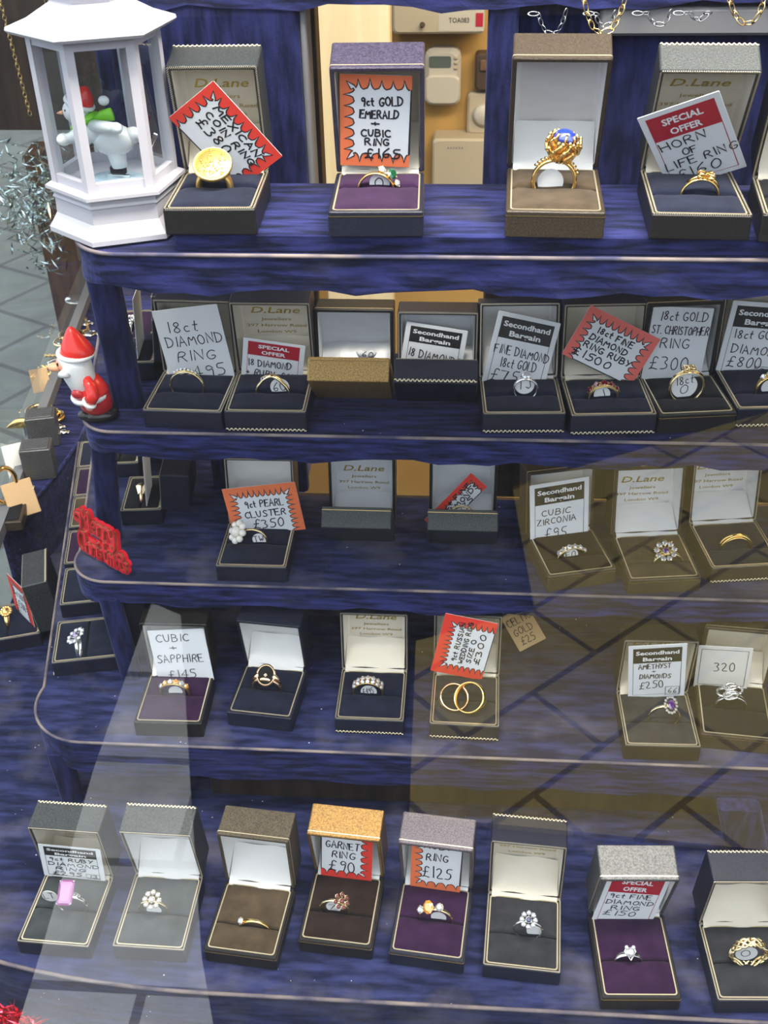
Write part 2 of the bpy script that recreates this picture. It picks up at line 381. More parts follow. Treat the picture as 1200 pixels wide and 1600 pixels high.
def typeset(mb, body, x0, x1, y, h, z=0, bold=.0, shear=0, fn=None, center=False):
    """printed type fitted between x0 and x1, cap height h"""
    key = (body, bold, shear)
    if key not in _TC:
        cu = bpy.data.curves.new('type', 'FONT'); cu.body = body; cu.size = 1; cu.offset = bold; cu.shear = shear; cu.resolution_u = 2
        ob = bpy.data.objects.new('type', cu); COL.objects.link(ob)
        dg = bpy.context.evaluated_depsgraph_get(); dg.update()
        me = bpy.data.meshes.new_from_object(ob.evaluated_get(dg))
        vs = [tuple(v.co) for v in me.vertices]; fs = [tuple(p.vertices) for p in me.polygons]
        bpy.data.objects.remove(ob); bpy.data.curves.remove(cu); bpy.data.meshes.remove(me)
        _TC[key] = (vs, fs)
    vs, fs = _TC[key]
    a, b = min(v[0] for v in vs), max(v[0] for v in vs); top = .70
    kx = (x1-x0)/(b-a); ky = h/top
    f = fn or (lambda p, q: (p, q, z))
    mb.add([f(x0+(v[0]-a)*kx, y+v[1]*ky) for v in vs], fs)
mm = 0.001
SZ = [H-.19627, H-.35389, H-.49244, H-.58693, H-.65746]     # heights of the five velvet tiers

# ------------------------------------------------------------ ring boxes
class Box: pass
def box_matrix(x, y, z, rot, tilt=0):
    return T3(x, y, z) @ Matrix.Rotation(R(rot), 4, 'Z') @ Matrix.Rotation(-R(tilt), 4, 'X')
def make_box(label, mtx, w, lid, hb, d, hl, skin='leather_navy', padm='pad_navy', lining='satin_white', bead=True, braid='', line=False, text=None, slot=None, lidskin=None, baseskin=None, group=None, name='ring_box', wid=None):
    w *= mm; hb *= mm; d *= mm; hl *= mm; a = R(lid)
    B = Box(); B.m = mtx; B.w, B.hb, B.d, B.hl, B.a = w, hb, d, hl, a
    root = thing(name, label, 'ring box', mtx, group)
    B.slot = slot if slot else .48*d
    h = w/2
    RR = lambda i, y0, y1, r=1.2*mm: rrect(-h+i, h-i, y0+i, y1-i, max(.3*mm, r-i*.5), 3)
    lp = lambda i, z, r=1.2*mm: [(x, y, z) for x, y in RR(i, 0, d, r)]
    # base tray
    t = 2.0*mm
    b = MB().loft([lp(.5*mm, 0), lp(0, .5*mm), lp(0, hb-.6*mm), lp(.5*mm, hb), lp(t, hb), lp(t, hb-6*mm)], True, True).build('base', baseskin or skin, root)
    if bead:
        MB().loft([lp(.4*mm, hb-.1*mm), lp(.4*mm, hb+.35*mm), lp(1.25*mm, hb+.35*mm), lp(1.25*mm, hb-.1*mm)], close=True).build('beading', 'beading', b)
    i0 = 2.0*mm
    MB().loft([lp(i0, hb-.6*mm, 3*mm), lp(i0, hb+.25*mm, 3*mm), lp(i0+.8*mm, hb+.25*mm, 3*mm), lp(i0+.8*mm, hb-.6*mm, 3*mm)], close=True).build('gold_line', 'gold_trim', b)
    if line:
        MB().loft([lp(-.12*mm, hb-2.6*mm), lp(-.12*mm, hb-2.2*mm), lp(.2*mm, hb-2.2*mm), lp(.2*mm, hb-2.6*mm)], close=True).build('front_line', 'old_gold', b)
    def wave(y, z, n=19):
        pts = []
        for i in range(n*6+1):
            u = i/(n*6); pts.append((-h+.6*mm+(w-1.2*mm)*u, y, z+.75*mm*math.sin(2*math.pi*n*u)))
        return pts
    if 'b' in braid:
        MB().tube(wave(-.2*mm, 1.8*mm), .42*mm, 4).build('braid', 'gold_trim', b)
    # velvet pad with its slot
    xs = [(-h+t+.6*mm)+(w-2*t-1.2*mm)*i/14 for i in range(15)]
    s = B.slot; y0, y1 = t+.6*mm, d-t-.6*mm
    ys = sorted([y0+(y1-y0)*i/16 for i in range(17)] + [s+k*mm for k in (-2.2, -1.4, -.9, -.55, -.25, .25, .55, .9, 1.4, 2.2)])
    def ph(x, y):
        e = min(x+h-t, h-t-x, y-t, d-t-y)/(3.2*mm)
        e = min(1, max(0, e)); z = hb-1.6*mm+2.2*mm*math.sqrt(1-(1-e)**2)
        dy = y-s
        if y > s: z += 1.1*mm*max(0, 1-(y-s)/(y1-s)*.6)*e
        wv = .35*mm*math.sin(x*260+s*900)*math.exp(-(dy/(4*mm))**2)
        return z+wv-6*mm*math.exp(-(dy/(.62*mm))**4)-.9*mm*math.exp(-(dy/(2.0*mm))**2)
    MB().grid([[(x, y, ph(x, y)) for x in xs] for y in ys]).build('pad', padm, root)
    # lid, in its own frame: hinge at the origin, y = -s along the lid, z = t through it
    lo = lambda i, z, r=1.2*mm: [(x, -y, z) for x, y in RR(i, 0, d, r)]
    L = MB().loft([lo(.5*mm, hl), lo(0, hl-.5*mm), lo(0, .5*mm), lo(.5*mm, 0), lo(t, 0), lo(t, hl-2*mm)], True, True).build('lid', lidskin or skin, root)
    L.matrix_parent_inverse = Matrix.Identity(4)
    L.location = (0, d, hb); L.rotation_euler = (-a, 0, 0)
    B.lidm = mtx @ T3(0, d, hb) @ Matrix.Rotation(-a, 4, 'X')
    if bead:
        MB().loft([lo(.35*mm, .1*mm), lo(.35*mm, -.35*mm), lo(1.2*mm, -.35*mm), lo(1.2*mm, .1*mm)], close=True).build('beading', 'beading', L)
    if line:
        MB().loft([lo(-.12*mm, 2.3*mm), lo(-.12*mm, 2.9*mm), lo(.2*mm, 2.9*mm), lo(.2*mm, 2.3*mm)], close=True).build('gold_line', 'gold_trim', L)
    if 't' in braid:
        MB().tube([(x, -d-.1*mm, hl-1.3*mm+(z-1.8*mm)) for x, y, z in wave(0, 1.8*mm)], .42*mm, 4).build('braid', 'gold_trim', L)
    pf = lambda x, y: .6*mm*math.sin(x*170+.6)*math.sin(y*120+1)
    i1 = t+.25*mm
    lin = MB()
    lin.loft([lo(i1, .7*mm, 2*mm), lo(i1+.5*mm, hl-6*mm, 2*mm), lo(i1+1.2*mm, hl-3.6*mm, 3*mm), lo(i1+2.6*mm, hl-2.7*mm, 3*mm)], False, True, smooth=False)
    LN = lin.build('lining', lining, L)
    if text:
        pr = MB(); zt = hl-2.95*mm
        fn = lambda u, v: (u, -v, zt)
        ww = w*.40
        typeset(pr, 'D.Lane', -ww*.78, ww*.78, d*.64, 4.6*mm, bold=.012, shear=.22, fn=fn)
        if text > 1:
            typeset(pr, 'Jewellers', -ww*.48, ww*.48, d*.535, 2.2*mm, fn=fn, bold=.004)
            typeset(pr, '397 Harrow Road', -ww*.95, ww*.95, d*.445, 2.2*mm, fn=fn, bold=.004)
            typeset(pr, 'London W9', -ww*.62, ww*.62, d*.355, 2.2*mm, fn=fn, bold=.004)
        pr.build('gold_print', 'gold_print', LN, recalc=False)
    # satin hinge flap from the lining down to the pad
    sA = 17*mm; tA = hl-3.2*mm
    A = Vector((0, d-sA*math.cos(a)+tA*math.sin(a), hb+sA*math.sin(a)+tA*math.cos(a)))
    C = Vector((0, d-3.0*mm, hb-.3*mm)); mid = Vector((0, d+5*mm, hb+4*mm)).lerp((A+C)/2, .55)
    G = []
    for i in range(9):
        u = i/8; p = A*(1-u)**2+mid*2*u*(1-u)+C*u*u
        G.append([(x, p.y+.5*mm*math.sin(x*230+u*4), p.z) for x in [(-h+t+.9*mm)+(w-2*t-1.8*mm)*j/12 for j in range(13)]])
    MB().grid(G).build('hinge_flap', lining, root)
    B.root = root
    return B
def to_local(B, p): return B.m.inverted() @ p
# where a ring's slot lies, from two points where its band meets the pad
def slot_from(mtx, hb, px, py):
    pl = mtx @ Vector((0, 0, hb*mm)); n = (mtx.to_3x3() @ Vector((0, 0, 1)))
    return (mtx.inverted() @ on_plane(px, py, pl, n))

# ------------------------------------------------------------ rings
def gemcut(mb, c, n, t, r, col=None, k=8, sx=1.0, hcrown=.32, pav=.75):
    n = n.normalized(); t = (t - n*t.dot(n)).normalized(); b = n.cross(t)
    def lp(rr, h, off): return [c+t*(rr*sx*math.cos(2*math.pi*(i+off)/k))+b*(rr*math.sin(2*math.pi*(i+off)/k))+n*h for i in range(k)]
    v = lp(r*.58, r*hcrown, 0)+lp(r, 0, .5)+[c-n*r*pav]
    f = [tuple(range(k))]
    for i in range(k):
        j = (i+1) % k
        f += [(i, k+i, j), (j, k+i, k+j), (k+i, 2*k, k+j)]
    mb.add(v, f)
def setting(mb, c, n, r, h, prongs=4):
    n = n.normalized(); x = n.orthogonal().normalized(); y = n.cross(x)
    m = frame(c, x, y, n)
    mb.lathe([(r*.45, -h), (r*.55, -h*.6), (r*.98, -r*.12), (r*1.04, .0), (r*.9, .0)], 10, m)
    for i in range(prongs):
        a = 2*math.pi*(i+.5)/prongs
        mb.ball((r*1.0*math.cos(a), r*1.0*math.sin(a), r*.12), r*.17 if r < .002 else r*.12, m, 6)
def bez(p, n=10):
    return [p[0]*(1-u)**2+p[1]*2*u*(1-u)+p[2]*u*u for u in [i/n for i in range(n+1)]]
def make_ring(label, B, xl, xr, ys, yt, kind, metal='gold', hpx=None, hs=3.0*mm, wd=(1.6, 2.2), th=1.1, yaw=0, lean=0, stone='diamond', acc='diamond', tagt=None, tagpx=None, tagr=5.2, group=None, Rfix=None, nrow=5, tilt=0, hk=1.4, name='ring'):
    """ring standing in the slot of box B; its band spans xl..xr at the slot and reaches yt in the photograph"""
    mi = B.m.inverted(); s = B.slot
    pl = B.m @ Vector((0, s, 0)); pn_ = B.m.to_3x3() @ Vector((0, 1, 0))
    f = lambda px, py: mi @ on_plane(px, py, pl, pn_)
    wd = (wd[0]*1.35, wd[1]*1.4); th *= 1.35; hs *= hk
    a, b, top = f(xl, ys), f(xr, ys), f((xl+xr)/2, yt)
    c = abs(b.x-a.x); hh = max(1.5*mm, top.z-B.hb)
    Rr = (hh*hh+(c/2)**2)/(2*hh)
    Rr = min(11.5*mm, max(7.5*mm, Rr)) if Rfix is None else Rfix*mm
    cz = max(B.hb+hh-Rr, B.hb-.3*Rr - .7*Rr)
    m = B.m @ T3((a.x+b.x)/2, s, cz) @ Matrix.Rotation(R(yaw), 4, 'Z') @ Matrix.Rotation(R(lean), 4, 'Y') @ Matrix.Rotation(R(tilt), 4, 'X')
    root = thing(name, label, 'ring', m, group)
    if hpx:
        q = (m.inverted() @ on_plane(hpx[0], hpx[1], m.translation, m.to_3x3() @ Vector((0, 1, 0))))
        phi = math.atan2(q.x, q.z)
    else: phi = 0.0
    phi = max(-1.35, min(1.35, phi))
    def at(p, r): return Vector((r*math.sin(p), 0, r*math.cos(p)))
    nrm = lambda p: Vector((math.sin(p), 0, math.cos(p)))
    tan = lambda p: Vector((math.cos(p), 0, -math.sin(p)))
    FR = Vector((0, -1, 0))
    band = MB()
    if kind != 'braid':
        N = 56; L = []
        for i in range(N):
            p = 2*math.pi*i/N; k = (.5+.5*math.cos(p-phi))**3
            w2 = (wd[0]+(wd[1]-wd[0])*k)*mm/2; t2 = th*mm/2*(1+.5*k*(kind == 'signet'))
            rr = Rr-.5*th*mm
            if kind == 'vee': rr += 2.6*mm*max(0, 1-abs((p+math.pi) % (2*math.pi)-math.pi)/.75)
            L.append([at(p, rr)+nrm(p)*(t2*math.cos(2*math.pi*j/8))+FR*(w2*math.sin(2*math.pi*j/8)) for j in range(8)])
        # the part deep in the slot is never seen: the hoop is open there
        zmin = 1.5*mm-cz
        keep = [i for i in range(-N//2, N//2+1) if at(2*math.pi*i/N, Rr).z > zmin]
        if len(keep) > N: band.loft(L, close=True, smooth=True)
        else: band.loft([L[i % N] for i in keep], True, True, smooth=True)
        band.build('band', metal, root)
    hd, st, ac = MB(), MB(), MB()
    n = nrm(phi); t = tan(phi); up = (n+FR*.55).normalized() if kind in ('cluster', 'flower', 'solitaire', 'rect', 'square', 'pearl', 'heart', 'oval', 'trio') else n
    tb = up.cross(t).normalized()
    c0 = at(phi, Rr+.6*mm)
    def pos(u, v, h): return c0+t*u+tb*v+up*h
    if kind in ('cluster', 'flower'):
        k = nrow; r1 = hs*(.42 if kind == 'cluster' else .36)
        setting(hd, pos(0, 0, 1.6*mm), up, r1*1.1, 2.2*mm, 4); gemcut(st, pos(0, 0, 1.9*mm), up, t, r1)
        for i in range(k):
            an = 2*math.pi*i/k; u, v = hs*math.cos(an), hs*math.sin(an)
            r2 = min(hs*.36, hs*math.sin(math.pi/k)*.92)
            setting(hd, pos(u, v, 1.1*mm), up, r2, 1.6*mm, 3); gemcut(ac, pos(u, v, 1.3*mm), up, t, r2*.95)
            hd.tube([pos(u*.4, v*.4, -.3*mm), pos(u*.9, v*.9, .4*mm)], .35*mm, 4)
            if kind == 'flower':
                hd.tube([pos(u*.5, v*.5, .9*mm), pos(u*1.35, v*1.35, 1.1*mm)], lambda q: (.5+.9*q)*mm, 6, flat=.5)
    elif kind in ('solitaire', 'heart'):
        setting(hd, pos(0, 0, 1.5*mm), up, hs, 2.4*mm, 6); gemcut(st, pos(0, 0, 1.9*mm), up, t, hs)
        if kind == 'heart':
            hd.tube([pos(-hs*1.2, hs*.2, .8*mm), pos(-hs*.8, hs*1.1, 1.2*mm), pos(0, hs*.6, 1.2*mm), pos(hs*.8, hs*1.1, 1.2*mm), pos(hs*1.2, hs*.2, .8*mm), pos(0, -hs*1.7, .6*mm)], .7*mm, 6, True)
            for u in (-1, 1): gemcut(ac, pos(u*hs*.75, hs*1.0, 1.7*mm), up, t, hs*.45)
    elif kind == 'oval':
        setting(hd, pos(0, 0, 1.6*mm), up, hs*.62, 2.2*mm, 4); gemcut(st, pos(0, 0, 2.0*mm), up, tb, hs*.55, sx=1.35, k=12)
        for i in range(14):
            an = 2*math.pi*i/14; u, v = hs*.86*math.cos(an), hs*1.15*math.sin(an)
            setting(hd, pos(u, v, 1.0*mm), up, hs*.2, 1.3*mm, 2); gemcut(ac, pos(u, v, 1.25*mm), up, t, hs*.2, k=6)
    elif kind == 'trio':
        setting(hd, pos(0, 0, 1.8*mm), up, hs, 2.4*mm, 4); gemcut(st, pos(0, 0, 2.2*mm), up, tb, hs, sx=1.25)
        for u in (-1, 1):
            q = at(phi+u*hs*1.75/Rr, Rr+1.6*mm); setting(hd, q, (nrm(phi+u*.25)+FR*.5), hs*.72, 2*mm, 4); gemcut(ac, q+up*.4*mm, nrm(phi+u*.25)+FR*.5, t, hs*.72)
    elif kind in ('rect', 'square'):
        # step-cut stone in a corner-claw mount
        a_, b_ = (hs*1.0, hs*1.5) if kind == 'rect' else (hs, hs)
        LL = [[pos(x, y, z) for x, y in rrect(-a_*k, a_*k, -b_*k, b_*k, a_*.28*k, 1)] for k, z in ((.5, .2*mm), (.93, 1.9*mm), (1.0, 2.6*mm), (.84, 3.3*mm), (.62, 3.7*mm))]
        st.loft(LL, True, True)
        for u in (-1, 1):
            for v in (-1, 1): hd.tube([pos(u*a_*.4, v*b_*.4, -.6*mm), pos(u*a_*.95, v*b_*.95, 2.2*mm), pos(u*a_*.86, v*b_*.86, 3.4*mm)], .5*mm, 5)
        hd.tube([pos(x, y, 1.2*mm) for x, y in rrect(-a_*.8, a_*.8, -b_*.8, b_*.8, a_*.2, 2)], .45*mm, 5, True)
        for q in (-1, 1):
            for k in range(3): gemcut(ac, at(phi+q*(.42+.16*k), Rr+.5*mm), nrm(phi+q*(.42+.16*k)), t, .75*mm)
    elif kind in ('row', 'tworow'):
        for bb in ((0,) if kind == 'row' else (-1, 1)):
            for i in range(nrow):
                p = phi+(i-(nrow-1)/2)*(2.0*hs/Rr)*.98; q = at(p, Rr+.75*mm)+FR*(bb*hs*.98); nn = nrm(p)+FR*(.35+bb*.2)
                setting(hd, q, nn, hs*.9, 1.4*mm, 4); gemcut(st if i % 2 == 0 else ac, q+nn.normalized()*.35*mm, nn, tan(p), hs*.88)
        for e in (-1, 1): hd.tube([at(phi+(u/12-.5)*nrow*2*hs/Rr, Rr+.2*mm)+FR*(e*hs*(.9 if kind == 'row' else 1.8)) for u in range(13)], .35*mm, 5)
    elif kind == 'pearl':
        st.ball(pos(0, 0, 2.6*mm), hs*.62, n=16)
        for i in range(8):
            an = 2*math.pi*i/8; ac.ball(pos(hs*1.02*math.cos(an), hs*1.02*math.sin(an), 1.7*mm), hs*.40, n=12)
            hd.tube([pos(hs*.5*math.cos(an+.4), hs*.5*math.sin(an+.4), .4*mm), pos(hs*.75*math.cos(an+.4), hs*.75*math.sin(an+.4), 2.6*mm)], .3*mm, 4)
        hd.lathe([(hs*.4, 0), (hs*1.05, 1.0*mm), (hs*.9, 1.3*mm)], 14, frame(c0, t, tb, up))
    elif kind == 'coin':
        nn = (n+FR*.75).normalized(); x = nn.cross(Vector((1, 0, 0))).normalized(); y = nn.cross(x)
        m2 = frame(c0+nn*1.2*mm, x, y, nn); r = hs
        hd.lathe([(r*.6, -2.2*mm), (r*.98, -1.2*mm), (r*1.03, .6*mm), (r*.99, 1.3*mm), (r*.93, 1.3*mm), (r*.92, .8*mm), (r*.9, .85*mm)], 40, m2, smooth=False)
        rel = MB(); rel.lathe([(r*.9, .8*mm), (r*.88, .95*mm)], 40, m2)
        for i in range(40):
            a_ = rnd.uniform(0, 6.28); q = r*.78*math.sqrt(rnd.random()); l = r*rnd.uniform(.07, .2); dr = rnd.uniform(0, 6.28)
            rel.tube([(q*math.cos(a_), q*math.sin(a_), 1.0*mm), (q*math.cos(a_)+l*math.cos(dr), q*math.sin(a_)+l*math.sin(dr), 1.05*mm)], .5*mm, 5, mat=m2)
        for i in range(44):
            a_ = 2*math.pi*i/44; rel.ball((r*.83*math.cos(a_), r*.83*math.sin(a_), .95*mm), .28*mm, m2, 6)
        rel.build('coin_relief', metal, root)
        for e in (-1, 1): hd.tube([at(phi+e*.9, Rr), at(phi+e*.6, Rr+1*mm), c0+Vector((e*r*.85, -1*mm, -1.0*mm))], 1.2*mm, 6)
    elif kind == 'cab':
        m2 = frame(c0, t, n.cross(t), n)
        for i in range(13):
            a_ = 2*math.pi*i/13; ht = 10.5*mm+rnd.uniform(-1.2, 1.2)*mm
            pts = []
            for k in range(7):
                u = k/6; rr = (4.2+4.2*math.sin(u*1.9))*mm+rnd.uniform(-.3, .3)*mm; aa = a_+.25*math.sin(u*5+i)
                pts.append((rr*math.cos(aa), rr*math.sin(aa), -1.5*mm+u*ht))
            hd.tube(pts, lambda q: (1.15-.35*q)*mm, 6, mat=m2); hd.ball(pts[-1], 1.0*mm, m2, 7); hd.ball(pts[3], 1.25*mm, m2, 7)
        hd.lathe([(3*mm, 0), (5.2*mm, 4*mm), (6.0*mm, 8*mm), (5.6*mm, 9*mm)], 18, m2)
        st.lathe([(5.9*mm, 8*mm), (5.7*mm, 10*mm), (4.4*mm, 12.2*mm), (2.2*mm, 13.3*mm), (1e-7, 13.6*mm)], 24, m2)
        for i in range(8):
            a_ = 2*math.pi*i/8; hd.tube([(6.3*mm*math.cos(a_), 6.3*mm*math.sin(a_), 7*mm), (6.1*mm*math.cos(a_), 6.1*mm*math.sin(a_), 10.5*mm), (5.0*mm*math.cos(a_), 5.0*mm*math.sin(a_), 12.0*mm)], .7*mm, 5, mat=m2)
        for e in (-1, 1):
            for k in range(5): hd.tube([at(phi+e*(.35+.16*k), Rr+.4*mm)+FR*(1.2*mm), at(phi+e*(.45+.16*k), Rr+1.0*mm), at(phi+e*(.40+.16*k), Rr+.3*mm)-FR*1.2*mm], .6*mm, 5)
    elif kind == 'signet':
        m2 = frame(c0, t, (n+FR*1.0).normalized().cross(t).normalized(), (n+FR*1.0).normalized())
        hd.loft([[(x*.7, y*.8, -2.6*mm) for x, y in [(hs*1.0*math.cos(a_/24*6.2832), hs*1.15*math.sin(a_/24*6.2832)) for a_ in range(24)]],
                 [(x*1.12, y*1.12, .4*mm) for x, y in [(hs*1.0*math.cos(a_/24*6.2832), hs*1.15*math.sin(a_/24*6.2832)) for a_ in range(24)]],
                 [(x, y, .9*mm) for x, y in [(hs*1.0*math.cos(a_/24*6.2832), hs*1.15*math.sin(a_/24*6.2832)) for a_ in range(24)]]], True, True, smooth=False, mat=m2)
        st.loft([[(x*.97, y*.97, .5*mm) for x, y in [(hs*math.cos(a_/24*6.2832), hs*1.15*math.sin(a_/24*6.2832)) for a_ in range(24)]],
                 [(x*.93, y*.93, 1.3*mm) for x, y in [(hs*math.cos(a_/24*6.2832), hs*1.15*math.sin(a_/24*6.2832)) for a_ in range(24)]]], False, True, mat=m2)
        q = m2 @ Vector((0, 0, 1.5*mm)); nn = m2.to_3x3() @ Vector((0, 0, 1))
        hd.loft([[(x, y, 1.2*mm) for x, y in ((1.5*mm, 0), (0, 1.5*mm), (-1.5*mm, 0), (0, -1.5*mm))], [(x*.9, y*.9, 1.6*mm) for x, y in ((1.5*mm, 0), (0, 1.5*mm), (-1.5*mm, 0), (0, -1.5*mm))]], True, True, mat=m2)
        gemcut(ac, q+nn*.2*mm, nn, t, .85*mm)
        for e in (-1, 1):
            hd.tube([at(phi+e*1.15, Rr-.3*mm), at(phi+e*.75, Rr+.2*mm), c0+t*(e*hs*.72)-n*.6*mm], lambda q: (1.4+1.6*q)*mm, 8, flat=.75)
    elif kind == 'knot':
        for k in range(3):
            hd.tube([pos(hs*math.sin(u*6.283+k*2.1)*(.9), hs*.7*math.sin(2*u*6.283+k), (.8+1.0*math.cos(u*6.283+k*2))*mm) for u in [i/24 for i in range(24)]], .62*mm, 6, True)
        for e in (-1, 1): hd.tube([at(phi+e*.9, Rr+.1*mm)-FR*.6*mm, at(phi+e*.5, Rr+.5*mm)+FR*.8*mm, at(phi+e*.12, Rr+1.1*mm)], .75*mm, 6)
        for i in range(7):
            gemcut(ac, pos(hs*.8*math.cos(i*.9), hs*.7*math.sin(i*.9), 1.9*mm), up, t, .55*mm)
    elif kind == 'pave':
        for k, (du, dv, r0) in enumerate(((-.45, .1, .8), (.45, .25, .75), (.05, -.5, .7), (.1, .7, .6))):
            pts = [(hs*(du+r0*math.cos(i*2*math.pi/14)), hs*(dv+r0*.75*math.sin(i*2*math.pi/14))) for i in range(14)]
            hd.tube([pos(x, y, (1.2+.35*k)*mm+.6*mm*math.sin(x*500)) for x, y in pts], .95*mm, 6, True)
            for x, y in pts: gemcut(ac, pos(x, y, (2.05+.35*k)*mm), up+FR*.3, t, .72*mm, k=6)
        gemcut(st, pos(0, 0, 2.6*mm), up, t, 1.5*mm)
    elif kind == 'cross':
        for e in (-1, 1): hd.tube([at(phi+u*1.3, Rr+.4*mm+.5*mm*math.cos(u*1.5))+FR*(e*1.5*mm*math.sin(u*2.2)) for u in [i/8-1 for i in range(17)]], lambda q: (.55+.5*math.sin(q*3.14))*mm, 6)
    elif kind == 'braid':
        for k in range(4):
            band.tube([at(u*6.2832, Rr-.2*mm+.75*mm*math.cos(u*44+k*math.pi/2))+FR*(2.4*mm*math.sin(u*22+k*math.pi/2)) for u in [i/120 for i in range(120)]], .85*mm, 6, True)
        band.build('band', metal, root)
    elif kind == 'vee':
        for i in range(7):
            u = (i-3)*.075; q = at(u-.30, Rr+1.3*mm-abs(u)*1.2*mm)
            setting(hd, q+FR*.6*mm, nrm(u-.3)+FR*.6, 1.0*mm, 1.0*mm, 3); gemcut(st if i % 2 else ac, q+FR*1.0*mm, nrm(u-.3)+FR*.6, t, .95*mm)
    if hd.v: hd.build('mount', metal, root)
    if st.v: st.build('stone', stone, root)
    if ac.v: ac.build('accent_stone', acc, root)
    if tagt is not None:
        if tagpx:
            q = mi @ on_plane(tagpx[0], tagpx[1], pl, pn_); q = m.inverted() @ (B.m @ q); tc_ = Vector((q.x, 1.0*mm, q.z))
        else: tc_ = Vector((0, 1.0*mm, Rr*.35))
        m2 = frame(tc_, Vector((1, 0, 0)), Vector((0, 0, 1)), Vector((0, -1, 0)))
        vmin = (B.hb-4*mm)-cz-tc_.z
        ds = [(tagr*mm*math.cos(2*math.pi*i/28), max(vmin, tagr*mm*math.sin(2*math.pi*i/28))) for i in range(28)]
        tg = MB().loft([[(x, y, zz) for x, y in ds] for zz in (-.15*mm, .15*mm)], True, True, mat=m2).build('price_tag', 'tag_paper', root)
        if tagt:
            k = MB(); fn = lambda u, v: m2 @ Vector((u, max(vmin, v), .3*mm))
            ls = tagt.split('/')
            for i, l in enumerate(ls):
                hh_ = tagr*(1.0 if len(ls) == 1 else .72)*mm; ww_ = min(tagr*.66*mm, hh_*.42*len(l))
                write(k, l, -ww_, ww_, (-.5*hh_ if len(ls) == 1 else (.12-i*1.0)*hh_*1.0+.1*mm), hh_, .55*mm, fn=fn, rot=.15)
            k.build('handwriting', 'ink', tg, recalc=False)
    return root

# ------------------------------------------------------------ price cards
def burst(x0, x1, y0, y1, sides, mgn, spike, n):
    """outline of a flame-edged star burst; sides without colour run along the card's edge"""
    q = mgn+spike
    X0, X1 = x0+(q if 'l' in sides else 0), x1-(q if 'r' in sides else 0)
    Y0, Y1 = y0+(q if 'b' in sides else 0), y1-(q if 't' in sides else 0)
    nv = max(3, round(n*(Y1-Y0)/(X1-X0)))
    cs = [Vector((X0, Y0)), Vector((X1, Y0)), Vector((X1, Y1)), Vector((X0, Y1))]; ss = 'brtl'; outd = [(0, -1), (1, 0), (0, 1), (-1, 0)]
    pts = []
    for i in range(4):
        a, b = cs[i], cs[(i+1) % 4]; od = Vector(outd[i]); k = n if i % 2 == 0 else nv
        on, nx = ss[i] in sides, ss[(i+1) % 4] in sides
        pts.append(a)
        if on:
            d = (b-a)/k
            for j in range(k):
                p = a+d*j; h = spike*rnd.uniform(.82, 1.12); lean = rnd.uniform(-.06, .10)
                pts += [p+d*.16-od*spike*.08, p+d*.34+od*h*.10, p+d*.46+od*h*.42, p+d*(.56+lean)+od*h, p+d*.66+od*h*.40, p+d*.80+od*h*.06]
        if on and nx:
            o2 = Vector(outd[(i+1) % 4])
            pts += [b+od*spike*.3-o2*spike*.1, b+(od+o2)*spike*.75, b+o2*spike*.3-od*spike*.1]
    return pts
def make_card(label, B, px, kind, lines, y0=-3, extra=8, col='card_red', sides='ltr', mgn=.12, n=6, pw=.64, name='price_card', box=None, hdr=True, plane=None, sub=None):
    """card leaning in the open lid of box B; px: its four corners TL TR BR BL in the photograph"""
    if plane is None:
        a = B.a+R(0); th = R(180)-a            # the lid's rim rises from the hinge towards -cos, +sin
        e = R(extra)
        dirv = Vector((0, -math.cos(B.a-0)*1.0, math.sin(B.a)))
        dirv = Matrix.Rotation(-e, 3, 'X') @ dirv
        p0 = B.m @ Vector((0, B.d+y0*mm, B.hb)); up = (B.m.to_3x3() @ dirv).normalized(); x = B.m.to_3x3() @ Vector((1, 0, 0))
        n_ = x.cross(up).normalized()
    else: p0, n_ = plane
    q = [on_plane(u, v, p0, n_) for u, v in px]
    c = sum(q, Vector())/4; U = ((q[1]-q[0])+(q[2]-q[3])); U.normalize(); V = n_.cross(U).normalized()
    wd = (abs((q[1]-q[0]).dot(U))+abs((q[2]-q[3]).dot(U)))/2; ht = (abs((q[0]-q[3]).dot(V))+abs((q[1]-q[2]).dot(V)))/2
    m = frame(c, U, V, n_)
    return card_at(label, m, wd, ht, kind, lines, col, sides, mgn, n, pw, name, box, sub)
